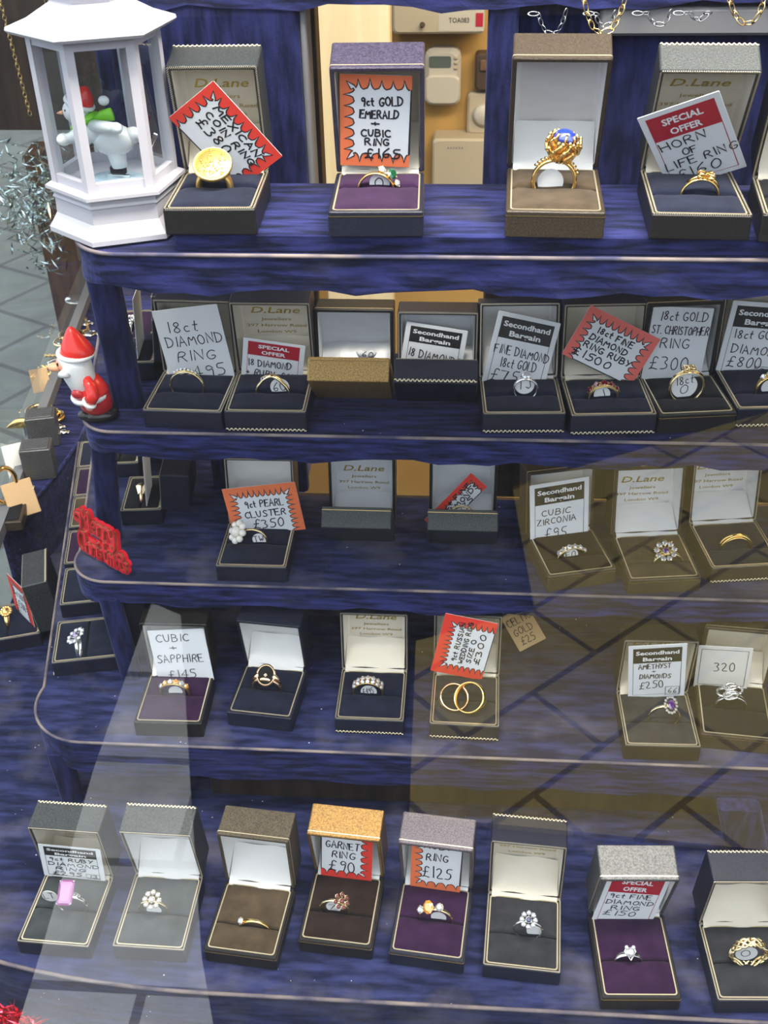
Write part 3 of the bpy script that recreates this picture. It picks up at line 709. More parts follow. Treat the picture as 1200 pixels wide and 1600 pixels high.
def card_at(label, m, wd, ht, kind, lines, col='card_red', sides='ltr', mgn=.12, n=6, pw=.64, name='price_card', box=None, sub=None):
    root = thing(name, label, 'price card', m)
    hw, hh = wd/2, ht/2
    base = {'burst': 'card_white', 'plain': 'card_white', 'sb': 'card_white', 'so': 'card_white', 'buff': 'card_buff', 'bordered': 'card_cream'}[kind]
    MB().rbox(-hw, hw, -hh, hh, -.25*mm, .25*mm, .6*mm, n=2).build('card', base, root)
    X = lambda u: -hw+u*wd
    Y = lambda v: hh-v*ht
    ink = MB()
    if kind == 'burst': pw = pw*1.35
    if kind == 'bordered': ink.ribbon([(-hw*.86, -hh*.84), (hw*.86, -hh*.84), (hw*.86, hh*.84), (-hw*.86, hh*.84), (-hw*.86, -hh*.84)], .35*mm, lambda a, b: (a, b, .4*mm))
    if kind == 'burst':
        s = min(wd, ht)
        pts = burst(-hw+.3*mm, hw-.3*mm, -hh+.3*mm, hh-.3*mm, sides, mgn*s*.75, .13*s, n)
        pg_ = MB().add([(x, y, .30*mm) for x, y in ((-hw, -hh), (hw, -hh), (hw, hh), (-hw, hh))], [(0, 1, 2, 3)]).build('printed_ground', col, root)
        me = MB(); me.add([(p.x, p.y, .35*mm) for p in pts], [tuple(range(len(pts)))])
        me.build('star_burst', 'card_white', root)
        ink.ribbon([(p.x, p.y) for p in pts]+[(pts[0].x, pts[0].y)], .62*mm, lambda a, b: (a, b, .45*mm))
    if kind in ('sb', 'so'):
        pm = 'print_black' if kind == 'sb' else 'print_red'
        bx = .085*wd; hd = .27*ht if kind == 'sb' else .30*ht; tp = .055*ht
        fr = MB()
        fr.add([(-hw+bx, hh-tp, .35*mm), (hw-bx, hh-tp, .35*mm), (hw-bx, hh-tp-hd, .35*mm), (-hw+bx, hh-tp-hd, .35*mm)], [(0, 1, 2, 3)])
        fr.ribbon([(-hw+bx, hh-tp), (-hw+bx, -hh+.06*ht), (hw-bx, -hh+.06*ht), (hw-bx, hh-tp)], .3*mm, lambda a, b: (a, b, .33*mm))
        fr.build('printed_border', pm, root)
        tx = MB(); l1, l2 = ('Secondhand', 'Bargain') if kind == 'sb' else ('SPECIAL', 'OFFER')
        k = hd*.25
        a1, a2 = (.40, .27) if kind == 'sb' else (.27, .21)
        typeset(tx, l1, -wd*a1*.93, wd*a1*.93, hh-tp-hd*.43, k, z=.45*mm, bold=.03)
        typeset(tx, l2, -wd*a2*.93, wd*a2*.93, hh-tp-hd*.86, k, z=.45*mm, bold=.03)
        tx.build('lettering', 'print_white', root, recalc=False)
    for ln in lines:
        t_, x0, x1, y, h_ = ln[:5]; rot = ln[5] if len(ln) > 5 else rnd.uniform(-.02, .03)
        write(ink, t_, X(x0), X(x1), Y(y), h_*ht, pw*mm, z=.5*mm, rot=rot)
    if box:
        t_, x0, x1, y0, y1 = box
        ink.ribbon([(X(x0), Y(y0)), (X(x1), Y(y0)), (X(x1), Y(y1)), (X(x0), Y(y1)), (X(x0), Y(y0))], .35*mm, lambda a, b: (a, b, .5*mm))
        write(ink, t_, X(x0+(x1-x0)*.2), X(x1-(x1-x0)*.2), Y(y1-(y1-y0)*.2), (y1-y0)*.6*ht, .5*mm, z=.5*mm)
    if ink.v: ink.build('handwriting', 'ink', root, recalc=False)
    return root
# ------------------------------------------------------------ the shop window and the street
GY = 0.325                                             # plane of the front pane
GXL = -0.46                                            # plane of the pane on the doorway side
ZF = SZ[4]
struct('street_pavement', MB().box(-9, 9, -9, 9, -.05, 0), 'asphalt')
def refl(px, py):                                      # where a line of sight meets the pavement after the pane turns it back
    d = ray(px, py); t = (GY-CAM.y)/d.y; p = CAM+d*t; d2 = Vector((d.x, -d.y, d.z)); return p+d2*((0.004-p.z)/d2.z)
for nm, q, mt in (('reflection_paving_1', [(20, 1640), (345, 1640), (318, 1485), (300, 1215), (285, 960), (240, 940), (150, 1200), (70, 1480)], 'paving_pale'),
                  ('reflection_paving_2', [(640, 1270), (1260, 1330), (1280, 620), (800, 760), (835, 950), (650, 1000)], 'paving_olive')):
    pts = [refl(*p) for p in q]  # patches cut and coloured for the reflections they give in the pane
    struct(nm, MB().prism([(p.x, p.y) for p in pts], .001, .012), mt)
# the doorway pane runs back at a slight angle; its own frame: x out of the window, y along the pane
PX0 = -.364
SL = T3(PX0, GY, 0) @ Matrix.Rotation(math.atan2(.137, 1), 4, 'Z')
def side_x(y): return PX0-.137*(y-GY)
struct('street_paving_3', MB().box(-6, -.05, -.2, 7, .001, .012, SL), 'paving_recess')
struct('street_facade', MB().box(-9, 9, -7.4, -7, 0, 3.0), 'facade_brick')
struct('floor', MB().box(-.34, 1.3, GY, 1.75, .0, .02), 'plain_dark')
struct('wall_front', MB().box(PX0, 1.3, GY, GY+.02, .02, ZF-.075), 'wood_dark')
struct('wall_left', MB().box(-.005, .012, .02, 1.13, .02, ZF-.075, SL), 'wood_dark')
struct('wall_right', MB().box(1.28, 1.3, GY, 1.75, .02, 2.5), 'plain_dark')
struct('wall_back', MB().box(-.45, 1.28, 1.70, 1.75, .02, 2.5), 'wall_ochre')
struct('ceiling', MB().box(-.45, 1.3, .70, 1.75, 2.5, 2.53), 'ceiling_paint')
struct('window_1', MB().box(-.8, 1.3, GY-.006, GY, ZF-.075, 2.5), 'window_glass')
struct('window_2', MB().box(-.003, .003, .006, 1.13, ZF-.07, 2.5, SL), 'lantern_glass')
zw = on_y(70, 240, 1.45).z
struct('trim_1', MB().box(-.070, .012, 1.135, 1.20, .0, zw, SL), 'wood_brown')
struct('wall_rear_left', MB().box(-1.1, -.20, 1.56, 1.60, zw, 2.5), 'wood_dark')
struct('wall_rear_right', MB().box(-.48, -.20, 1.56, 1.60, ZF, zw), 'wood_dark')
# the velvet display floor of the window (lowest tier) and the side ledge
yf5 = on_z(600, 1566, SZ[4]).y
def lipped(x0, x1, yf, yb, r, n=10):
    a = [(x1, yb), (x0, yb)]
    for k in range(n+1):
        t = R(180+90*k/n); a.append((x0+r+r*math.cos(t), yf+r+r*math.sin(t)))
    a.append((x1, yf)); return a
def shelf(parent, name, x0, x1, yf, yb, r, zt, lip, mat='velvet_lip', wav=.0016, pipe=True, top='velvet_blue', n=14, seg=40, notch=None, slant=0.0):
    t0 = 180-math.degrees(math.atan(-slant)); xs0, ys0 = x0+r+r*math.cos(R(t0)), yf+r+r*math.sin(R(t0))
    LX = lambda y: xs0+slant*(y-ys0)
    # front edge subdivided so that the cloth hem can sag a little
    o = [(x1, yb), (LX(yb), yb)] if notch is None else [(x1, notch[1]), (notch[0], notch[1]), (notch[0], yb), (LX(yb), yb)]
    for k in range(1, 9): o.append((LX(yb+(ys0-yb)*k/9), yb+(ys0-yb)*k/9))
    arc = []
    for k in range(n+1):
        t = R(t0+(270-t0)*k/n); arc.append((x0+r+r*math.cos(t), yf+r+r*math.sin(t)))
    o += arc
    for k in range(1, seg+1): o.append((x0+r+(x1-x0-r)*k/seg, yf))
    e = .0012
    def ins(pt, d):
        x, y = pt; return (min(max(x, LX(max(y, ys0))+d), x1), max(y, yf+d))
    hem = [wav*(math.sin(x*71+y*40)+.6*math.sin(x*173+1)+.5*math.sin(x*31+y*90)) for x, y in o]
    L = [[(x, y, zt) for x, y in [ins(p, e) for p in o]], [(x, y, zt-e) for x, y in o],
         [(x+.0006*math.sin(x*90), y+.0009*math.sin(x*120+1), zt-lip*.55) for x, y in o],
         [(x, y, zt-lip+h) for (x, y), h in zip(o, hem)], [(x, y, zt-lip+.004) for x, y in [ins(p, .006) for p in o]]]
    ob = MB().loft(L[1:], False, True).build(name, mat, parent)
    MB().loft(L[:2], True, False).build('velvet_top', top, ob)
    if pipe:
        path = [(LX(yb+(ys0-yb)*k/6), yb+(ys0-yb)*k/6, zt-.0002) for k in range(0, 6)]+[(x, y, zt-.0002) for x, y in arc]+[(x1, yf, zt-.0002)]
        MB().tube(path, .00115, 6).build('piping', 'piping', ob)
    return ob
stand = thing('display_stand', 'tall blue velvet covered stand of stepped shelves holding the ring boxes', 'display stand', T3(0, 0, 0))
z1 = SZ[0]-.010
yf1 = on_z(600, 401, z1).y
lip = lambda yf, px, py, zt: zt-on_y(px, py, yf).z
x1l = on_z(99, 392, z1).x
shelf(stand, 'shelf_board', x1l, .42, yf1, .60, .030, z1, lip(yf1, 600, 458, z1))
yf2 = on_z(600, 683, SZ[1]).y; x2l = on_z(131, 648, SZ[1]).x
shelf(stand, 'shelf_board', x2l, .42, yf2, .80, .024, SZ[1], lip(yf2, 600, 722, SZ[1]), notch=(-.17, .705), slant=-.22)
yf3 = on_z(600, 914, SZ[2]).y-.0055; x3l = on_z(125, 858, SZ[2]).x
shelf(stand, 'shelf_board', x3l, .42, yf3, .86, .030, SZ[2], lip(yf3, 600, 955, SZ[2]), top='velvet_floor', notch=(-.15, .727), slant=-.22)
yf4 = on_z(600, 1178, SZ[3]).y; x4l = on_z(52, 1105, SZ[3]).x
shelf(stand, 'shelf_board', x4l, .42, yf4, .955, .045, SZ[3], lip(yf4, 600, 1226, SZ[3]), top='velvet_floor', notch=(-.19, .755), slant=-.225)
# raised step on the top shelf that carries the four boxes
xs1 = on_z(257, 374, SZ[0]).x+.002
MB().rbox(xs1, .42, yf1+.0034, .598, z1+.0001, SZ[0]-.0002, .002).build('step_board', 'velvet_lip', stand)
# shelf above, of which only the hem shows
y0 = .603; zb = on_y(700, 12, y0).z; x0l = on_y(190, 8, y0).x
shelf(stand, 'shelf_board', x0l, .42, y0, .66, .02, zb+.022, .022)
# posts
def post(pt, pb, zt, zb_, wd=.0165, dp=.012):
    B_ = on_z(*pb, zb_); T_ = on_y(*pt, B_.y); T_.z = zt
    m = MB(); L = []
    for q in (B_, B_.lerp(T_, .5), T_):
        L.append([(q.x+x, q.y+y, q.z) for x, y in rrect(-wd/2, wd/2, -dp/2, dp/2, .004, 3)])
    m.loft(L, True, True, smooth=False); m.build('post', 'velvet_post', stand)
post((160, 452), (203, 632), z1-.018, SZ[1], .020)
post((171, 700), (172, 842), SZ[1]-.016, SZ[2], .0175)
post((172, 938), (206, 1056), SZ[2]-.016, SZ[3], .0165, .009)
post((95, 1185), (114, 1246), SZ[3]-.018, SZ[4], .0165)
post((1158, 1240), (1168, 1335), SZ[3]-.018, SZ[4], .030)
# back boards of the stand: some velvet, some darkened to carry shade
def board(px0, px1, y, ztop, zbot, nm='back_board', mat='velvet_post', th=.012):
    a, b = on_y(px0, 200, y).x, on_y(px1, 200, y).x
    return MB().rbox(a, b, y, y+th, zbot, ztop, .003).build(nm, mat, stand)
board(165, 476, .604, zb+.03, z1-.015)
board(757, 803, .604, zb+.03, z1-.015)
board(800, 1330, .612, zb+.03, z1-.03)
b_ = board(477, 487, .606, zb+.03, z1-.03, 'edge_strip', 'board_grey', .02)
board(487, 500, .64, zb+.03, z1-.03, 'edge_strip', 'wood_dark', .02)
def back(px0, px1, py, y, ztop, zbot, mat='velvet_post'):
    a, b = on_y(px0, py, y).x, on_y(px1, py, y).x
    MB().rbox(a, b, y, y+.012, zbot, ztop, .003).build('back_board', mat, stand)
back(345, 502, 560, .707, SZ[0]-.035, SZ[1]+.0, 'wood_dark')  # dark brown here puts the shade behind the boxes into the colour
back(752, 1300, 560, .707, SZ[0]-.035, SZ[1]+.0, 'wood_dark')
back(335, 482, 780, .730, SZ[1]-.025, SZ[2], 'velvet_post')
back(770, 1300, 780, .730, SZ[1]-.025, SZ[2], 'wood_dark')
back(305, 1300, 1040, .757, SZ[2]-.025, SZ[3], 'wood_dark')
back(330, 1135, 1240, .558, SZ[3]-.030, SZ[4], 'wood_dark')  # dark board added to stand for the shaded gap under the shelf
# lowest tier
fl = MB(); sx = lambda y: side_x(y)+.008
cx = on_z(330, 1552, SZ[4]).x
o = [(1.25, .95), (-.18, .95), (-.18, 1.45), (sx(1.45), 1.45), (sx(yf5+.06), yf5+.06)]
xa = sx(yf5+.06)
for k in range(1, 15):
    t = R(180+90*k/14); o.append((cx+(cx-xa)*math.cos(t), yf5+.06+.06*math.sin(t)))
o += [(1.25, yf5)]
fl.prism(o, SZ[4]-.070, SZ[4]-.0002); t5 = struct('display_floor', fl, 'velvet_floor')
MB().tube([(x, y, SZ[4]-.0005) for x, y in o[4:]], .0014, 6).build('piping', 'piping', t5)
# side ledge, level with the second lowest tier, along the doorway pane
zl = SZ[3]
e = [on_z(px, py, zl) for px, py in ((-20, 842), (4, 826), (35, 798), (62, 772), (88, 740), (108, 712), (125, 686), (134, 664))]
e = [p for p in e if p.x > sx(p.y)+.002]
pts = [(sx(1.45), 1.45), (sx(e[0].y), e[0].y)] + [(p.x, p.y) for p in e] + [(e[-1].x+.02, 1.45)]
lm = MB().prism(pts, SZ[4], zl); led = struct('window_ledge', lm, 'velvet_blue')
MB().tube([(x, y, zl-.0003) for x, y in pts[1:-1]], .0016, 6).build('piping', 'velvet_lip', led)
struct('trim_2', MB().box(.006, .016, .04, 1.12, zl+.0005, zl+.012, SL), 'board_grey')

# ------------------------------------------------------------ shop behind the stand
WY = 1.698
pl = lambda px, py, y=WY: on_y(px, py, y)
a, b = pl(497, 150, 1.1), pl(611, 150, 1.1)
struct('door_1', MB().rbox(a.x, b.x, 1.10, 1.13, .02, 2.4, .004), 'frame_cream')
def onwall(px0, py0, px1, py1, y): 
    a, b = on_y(px0, py0, y), on_y(px1, py1, y); return min(a.x, b.x), max(a.x, b.x), min(a.z, b.z), max(a.z, b.z)
def wall_device(name, label, cat, q, dep, mat, r=.006):
    x0, x1, z0, z1_ = onwall(*q, WY-dep)
    m = frame(Vector(((x0+x1)/2, WY-.001, (z0+z1_)/2)), Vector((1, 0, 0)), Vector((0, 0, 1)), Vector((0, -1, 0)))
    t = thing(name, label, cat, m); hw, hh = (x1-x0)/2, (z1_-z0)/2
    MB().rbox(-hw, hw, -hh, hh, 0, dep, r).build('housing', mat, t)
    return t, hw, hh, dep
t, hw, hh, dp = wall_device('alarm_panel', 'large cream alarm panel with printed label at top of the ochre wall', 'alarm panel', (612, -70, 757, 53), .06, 'plastic_cream')
lb = MB().box(-hw*.0, hw*.98, -hh*.92, -hh*.05, dp, dp+.0006).build('label', 'plastic_white', t)
k = MB(); typeset(k, 'TOA083', hw*.22, hw*.66, -hh*.70, hh*.13, z=dp+.001, bold=.01)
for i in range(3): typeset(k, 'IIIIIIIIIIIIIII', hw*.22, hw*(.8-.1*i), -hh*(.38-.12*i), hh*.04, z=dp+.001)
k.build('lettering', 'print_black', lb, recalc=False)
MB().box(hw*.80, hw*.96, -hh*.80, -hh*.45, dp+.0006, dp+.0014).build('red_mark', 'print_red', lb)
MB().lathe([(hw*.06, dp), (hw*.03, dp+.012), (1e-7, dp+.014)], 12, T3(-hw*.35, -hh*.75, 0)).build('knob', 'plastic_dark', t)
t, hw, hh, dp = wall_device('wall_keypad', 'cream keypad with small grey screen under the alarm panel', 'keypad', (664, 76, 719, 166), .03, 'plastic_white', .012)
MB().rbox(-hw*.78, hw*.45, hh*.35, hh*.75, dp, dp+.001, .003).build('screen', 'lcd', t)
for i in range(3): MB().rbox(hw*.6, hw*.82, hh*(.3+.17*i), hh*(.4+.17*i), dp, dp+.003, .002).build('button', 'plastic_cream', t)
MB().rbox(-hw*.98, hw*.98, -hh*.9, hh*.12, dp-.001, dp+.006, .01).build('flap', 'plastic_white', t)
t, hw, hh, dp = wall_device('light_switch', 'small cream switch plate beside the blue post', 'switch', (731, 145, 780, 210), .02, 'plastic_cream')
MB().lathe([(hw*.62, dp), (hw*.66, dp+.006), (hw*.5, dp+.01), (1e-7, dp+.011)], 20).build('dial', 'plastic_white', t)
t, hw, hh, dp = wall_device('junction_box', 'plain cream box low on the ochre wall by the blue post', 'box', (676, 217, 790, 320), .05, 'plastic_cream')
k = MB(); typeset(k, 'IIIIII', -hw*.6, -hw*.2, hh*.72, hh*.05, z=dp+.0008); k.build('lettering', 'board_grey', t, recalc=False)
t, hw, hh, dp = wall_device('intercom_handset', 'dark brown device mounted between keypad and blue post', 'intercom', (743, 84, 778, 142), .03, 'plastic_dark')
MB().rbox(-hw*.6, hw*.6, hh*.1, hh*.7, dp, dp+.004, .003).build('grille', 'wood_brown', t)
# ------------------------------------------------------------ the ring boxes, tier by tier
# tier, x, y, turn, width, lid angle, base height, depth, lid thickness (mm, degrees)
FIT = {
'1a':(0,-0.1238,0.5169,1.8,45.6,76,12.9,58.2,22.1),'1b':(0,-0.0421,0.5158,1.7,46.2,72,12.7,59.6,23.2),'1c':(0,0.0441,0.5161,-2.0,47.3,66,13.1,66.2,19.6),'1d':(0,0.1130,0.5155,-2.0,47.0,60,12.1,66.4,18.2),
'2a':(1,-0.1739,0.5945,-1.6,51.5,89,12.6,52.5,21.7),'2b':(1,-0.1205,0.5923,0.6,52.1,83,14.5,53.2,21.7),'2e':(1,0.0409,0.5966,2.7,51.5,106,14.1,48.4,21.7),'2f':(1,0.0961,0.5971,4.3,53.1,97,14.1,49.6,21.7),'2g':(1,0.1480,0.6024,7.2,48.8,90,13.2,50.9,21.7),
'3a':(2,-0.1452,0.6139,0.2,51.5,98,13.4,53.8,21.7),'3d':(2,0.0900,0.6175,14.3,50.7,98,13.7,50.6,21.7),'3e':(2,0.1472,0.6142,7.0,51.4,101,12.9,53.3,21.7),
'4a':(3,-0.2033,0.5497,0.9,49.9,87,13.8,51.5,17),'4b':(3,-0.1387,0.5608,-5.6,48.5,79,13.5,52.1,21.7),'4c':(3,-0.0585,0.5595,-0.3,50.2,94,14.0,52.6,21.7),'4d':(3,0.0097,0.5577,-1.3,50.1,96,14.0,53.4,21.7),'4e':(3,0.1479,0.5450,1.0,52.5,85,13.7,54.0,17),
'5a':(4,-0.2586,0.4157,-2.1,49.4,84,12.8,55.3,21.6),'5b':(4,-0.1944,0.4159,-0.9,48.7,80,13.4,57.7,21.7),'5c':(4,-0.1337,0.4158,-5.2,49.0,86,13.0,54.1,23.4),'5d':(4,-0.0724,0.4266,-4.5,49.1,77,13.2,55.2,22.6),'5e':(4,-0.0122,0.4204,-5.6,49.2,78,13.5,55.6,22.9),'5f':(4,0.0492,0.4149,-3.9,49.9,89,13.3,55.5,22.6),'5g':(4,0.1235,0.3996,2.9,49.7,74,13.0,60.5,23.0),
}
def corner_box(tier, px, py, w, side, rot, hb=13.5):
    """place a box by one visible front corner of its base's upper rim"""
    p = on_z(px, py, SZ[tier]+hb*mm); s = -1 if side == 'l' else 1
    q = Vector((s*w/2*mm, 0, 0)); q.rotate(Euler((0, 0, R(rot)))); return p.x-q.x, p.y-q.y
for k_, tier, px, py, w_, side, rot, lid in (('1e', 0, 1192, 336, 46, 'l', -6, 66), ('2h', 1, 1152, 640, 52, 'l', 5, 92), ('3f', 2, 1112, 889, 51.5, 'l', 8, 100), ('4f', 3, 1095, 1147, 51, 'l', -5, 86), ('5h', 4, 1121, 1564, 50, 'l', 3, 82)):
    x_, y_ = corner_box(tier, px, py, w_, side, rot)
    FIT[k_] = (tier, x_, y_, rot, w_, lid, 13.5, 55, 22)
def put(k, label, ringslot=None, **kw):
    t, x, y, rot, w_, lid, hb, d, hl = FIT[k]
    m = box_matrix(x, y, SZ[t]+.0002, rot)
    s = None
    if ringslot:
        s = min(.66*d, max(.34*d, slot_from(m, hb+.5, *ringslot).y/mm))*mm
    return make_box(label, m, w_, lid, hb, d, hl, slot=s, **kw)
def tilted(px0, px1, pyb, tier, yf, label, w_, tilt, lid, hb=15.5, d=53, hl=20, rot=0, **kw):
    """box rocked back on its hinge so that the front of its base is lifted"""
    p = on_y((px0+px1)/2, pyb, yf)
    z = SZ[tier]+.0002+d*mm*math.sin(R(tilt))
    m = box_matrix(p.x, yf, z, rot, tilt)
    return make_box(label, m, w_, lid, hb, d, hl, **kw)

# ---- top tier
B = put('1a', 'black beaded ring box next to the white lantern, holding a gold coin ring', (335, 291), skin='leather_black', lidskin='leather_slate', lining='satin_cream', braid='t', text=2)
make_ring('thick gold ring with a round gold coin for its face', B, 306, 365, 291, 262, 'coin', 'coin_gold', hpx=(333, 258), hs=9.8*mm, hk=1, wd=(4, 7), th=2.6)
make_card('red star burst card leaning steeply, handwritten MEXICAN COIN RING 380 pounds', B, [(330, 123), (438, 239), (376, 300), (267, 186)], 'burst',
    [('MEXICAN', .20, .84, .33, .11, -.03), ('COIN RING', .20, .88, .50, .11, -.03), ('$380', .20, .62, .71, .16, -.02)], y0=-8, extra=2, sides='tlr', n=7, mgn=.10)
B = put('1b', 'purple grey ring box with purple velvet, centre of the top shelf', (585, 290), skin='leather_navy', lidskin='leather_plum', padm='pad_purple', lining='satin_cream', bead=False, line=True)
make_ring('gold crossover ring with a green stone and clear stones set to one side', B, 558, 617, 291, 268, 'trio', 'gold', hpx=(611, 273), hs=1.9*mm, stone='emerald', wd=(1.6, 3.2), tagt='0', tagpx=(593, 287))
make_card('upright orange star burst card, handwritten 9ct GOLD EMERALD and CUBIC RING 165 pounds', B, [(538, 113), (653, 121), (631, 259), (525, 259)], 'burst',
    [('9ct GOLD', .30, .88, .33, .09), ('EMERALD', .28, .82, .46, .085), ('+', .45, .56, .55, .07), ('CUBIC', .30, .72, .66, .075), ('RING', .36, .70, .76, .075), ('$165', .36, .86, .90, .11)], col='card_orange', sides='ltb', n=5, mgn=.07, extra=10)
B = put('1c', 'brown ring box with plain white lining, holding the large blue stone ring', (865, 292), skin='leather_brown', padm='pad_brown', bead=False, line=True)
make_ring('large gold ring with a domed blue stone in a tall branching gold basket', B, 829, 901, 290, 246, 'cab', 'gold', hpx=(878, 235), stone='lapis', hk=1, wd=(2.8, 3.4), th=1.6, tagt='', tagpx=(860, 285), tagr=6.5)
B = put('1d', 'dark beaded ring box holding the horn of life card on the top shelf', (1093, 302), skin='leather_black', lidskin='leather_slate', padm='pad_navy', lining='satin_cream', braid='t', text=2)
make_ring('small gold ring with a curled knot front under the horn of life card', B, 1062, 1125, 301, 277, 'knot', 'gold', hpx=(1101, 281), hs=3.2*mm, wd=(1.6, 3), acc='gold_rose')
make_card('white special offer card with red heading, handwritten HORN OF LIFE RING 160 pounds', B, [(1012, 181), (1140, 134), (1152, 266), (1030, 300)], 'so',
    [('HORN', .12, .68, .49, .10, .04), ('OF', .34, .52, .61, .085), ('LIFE RING', .08, .98, .745, .10, .03), ('$160', .14, .72, .89, .12)], y0=-8, extra=2)
B = put('1e', 'ring box cut off by the edge of the view on the top shelf', skin='leather_black', padm='pad_black', lining='satin_cream', braid='')

# ---- second tier
B = put('2a', 'navy beaded ring box beside the bearded figurine, plain handwritten card inside', (293, 611), lining='satin_cream')
make_ring('wide plain gold hoop ring with a small clear stone row, beside the bearded figurine', B, 265, 322, 611, 579, 'row', 'gold_pale', hs=.85*mm, nrow=7, wd=(1.8, 2.6))
make_card('plain white card handwritten 18ct DIAMOND RING 495 pounds', B, [(244, 487), (338, 473), (369, 592), (262, 600)], 'plain',
    [('18ct', .16, .62, .31, .15), ('DIAMOND', .10, .95, .50, .13), ('RING', .20, .78, .70, .13), ('$495', .20, .88, .95, .16)], extra=3)
B = put('2b', 'navy beaded ring box with cream printed lining and red special offer card', (426, 612), lining='satin_cream', braid='b', text=2)
make_ring('gold wishbone ring rising to a point with small dark and clear stones', B, 396, 456, 612, 590, 'vee', 'gold_pale', stone='ruby', wd=(2.6, 3.4), th=1.6, tagt='60', tagpx=(437, 606), tagr=6.2)
make_card('white special offer card with red heading, handwritten 18 DIAMOND and RUBY 600 pounds', B, [(384, 527), (478, 541), (470, 608), (373, 595)], 'so',
    [('18 DIAMOND', .10, .80, .60, .15), ('+ RUBY $600', .08, .95, .82, .15)], extra=4)
B = tilted(480, 608, 607, 1, .604, 'ring box rocked backwards showing its gold front and silver lining', 51.5, 42, 52, d=46, skin='leather_black', baseskin='leather_gold', lining='satin_silver', bead=False, line=True)
k_ = thing('paper_tag', 'curled white paper tag peeping over the gold box front', 'price tag', B.m @ T3(9*mm, .32*B.d, B.hb+.3*mm))
MB().tube([(-5*mm+i*1.2*mm, 0, (5.4+.9*math.sin(i*1.1))*mm) for i in range(10)], 2.3*mm, 10).build('paper_roll', 'tag_paper', k_)
q_ = MB(); write(q_, '60', -2*mm, 5*mm, 3.2*mm, 3.4*mm, .5*mm, fn=lambda a, b: Vector((a, -2.6*mm, b))); q_.build('handwriting', 'ink', k_, recalc=False)
B = tilted(612, 748, 632, 1, .602, 'navy ring box rocked backwards, gold braid along its front, second hand card in lid', 52, 43, 52, d=46, braid='b', lining='satin_silver', skin='leather_navy', slot=None)
make_ring('white metal ring with three square clear stones peeping over a rocked navy box', B, 655, 712, 596, 578, 'square', 'silver', hpx=(684, 574), hs=3.0*mm, wd=(2, 3), tilt=-25)
make_card('second hand bargain card with black heading, handwritten 18 DIAMONDS 18ct', B, [(640, 501), (732, 519), (715, 604), (617, 592)], 'sb',
    [('18 DIAMONDS', .10, .95, .56, .14, -.08), ('18ct', .16, .48, .74, .12, 0), ('$750', .18, .6, .93, .14)], y0=3, extra=2)
B = put('2e', 'navy ring box with gold braid under the fine diamond second hand card', (818, 616), braid='b')
make_ring('ring with a clear stone almost hidden by a wrapped white paper tag', B, 803, 838, 615, 590, 'solitaire', 'silver', hs=2.0*mm, wd=(2, 2.6), tagt='TJ', tagpx=(820, 603), tagr=6.2)
make_card('second hand bargain card with black heading, handwritten FINE DIAMOND 18ct GOLD 750 pounds', B, [(785, 486), (880, 506), (842, 622), (745, 602)], 'sb',
    [('FINE DIAMOND', .08, .95, .52, .11, -.02), ('18ct GOLD', .22, .80, .69, .12), ('$750', .12, .70, .90, .16, .05)], extra=-3, y0=-5)
B = put('2f', 'navy ring box with gold braid holding a pink star burst card', (942, 620), braid='b', lining='satin_cream')
make_ring('gold half hoop ring of dark red stones with carved sides', B, 918, 966, 620, 600, 'row', 'old_gold', stone='ruby', acc='ruby', hs=1.7*mm, nrow=5, wd=(3, 4), tagt='1', tagpx=(941, 617))
make_card('pink red star burst card tilted, handwritten 18ct FINE DIAMOND RING RUBY 1500 pounds', B, [(918, 476), (1032, 528), (985, 606), (883, 553)], 'burst',
    [('18ct FINE', .24, .74, .38, .11, 0), ('DIAMOND', .20, .72, .54, .11, 0), ('RING RUBY', .18, .84, .70, .11, 0), ('$1500', .10, .62, .90, .14, 0)], col='card_pink', sides='ltr', n=8, mgn=.10, y0=-7, extra=-1)
B = put('2g', 'plain black ring box with thin gold line, large ring on a white disc tag', (1070, 620), skin='leather_black', padm='pad_black', lining='satin_silver', bead=False, line=True)
make_ring('plain gold ring with flat top standing round a white disc tag', B, 1044, 1097, 618, 579, 'knot', 'gold_pale', hs=2.8*mm, wd=(1.6, 4), acc='gold_pale', tagt='18ct/0', tagpx=(1070, 605), tagr=8.2)
make_card('plain grey white card handwritten 18ct GOLD ST. CHRISTOPHER RING 300 pounds', B, [(1027, 478), (1110, 482), (1099, 594), (996, 592)], 'plain',
    [('18ct GOLD', .14, .92, .18, .12), ('ST. CHRISTOPHER', .04, .98, .36, .11), ('RING', .22, .70, .56, .13), ('$300', .10, .75, .86, .18)], extra=6)
B = put('2h', 'navy ring box at the end of the second shelf with gold diamond card', (1205, 612), braid='b', lining='satin_cream')
make_ring('gold ring with white tag at the far end of the second shelf', B, 1178, 1235, 612, 584, 'row', 'gold', hs=1.4*mm, wd=(2.5, 4), tagt='', tagpx=(1203, 606))
make_card('second hand bargain card cut off by the edge, handwritten 18ct GOLD DIAMOND 800 pounds', B, [(1147, 470), (1243, 476), (1224, 597), (1114, 588)], 'sb',
    [('18ct GOLD', .14, .9, .47, .11), ('DIAMOND', .16, .92, .66, .11), ('$800', .14, .66, .84, .14)], extra=2, box=('35', .58, .92, .82, .95))

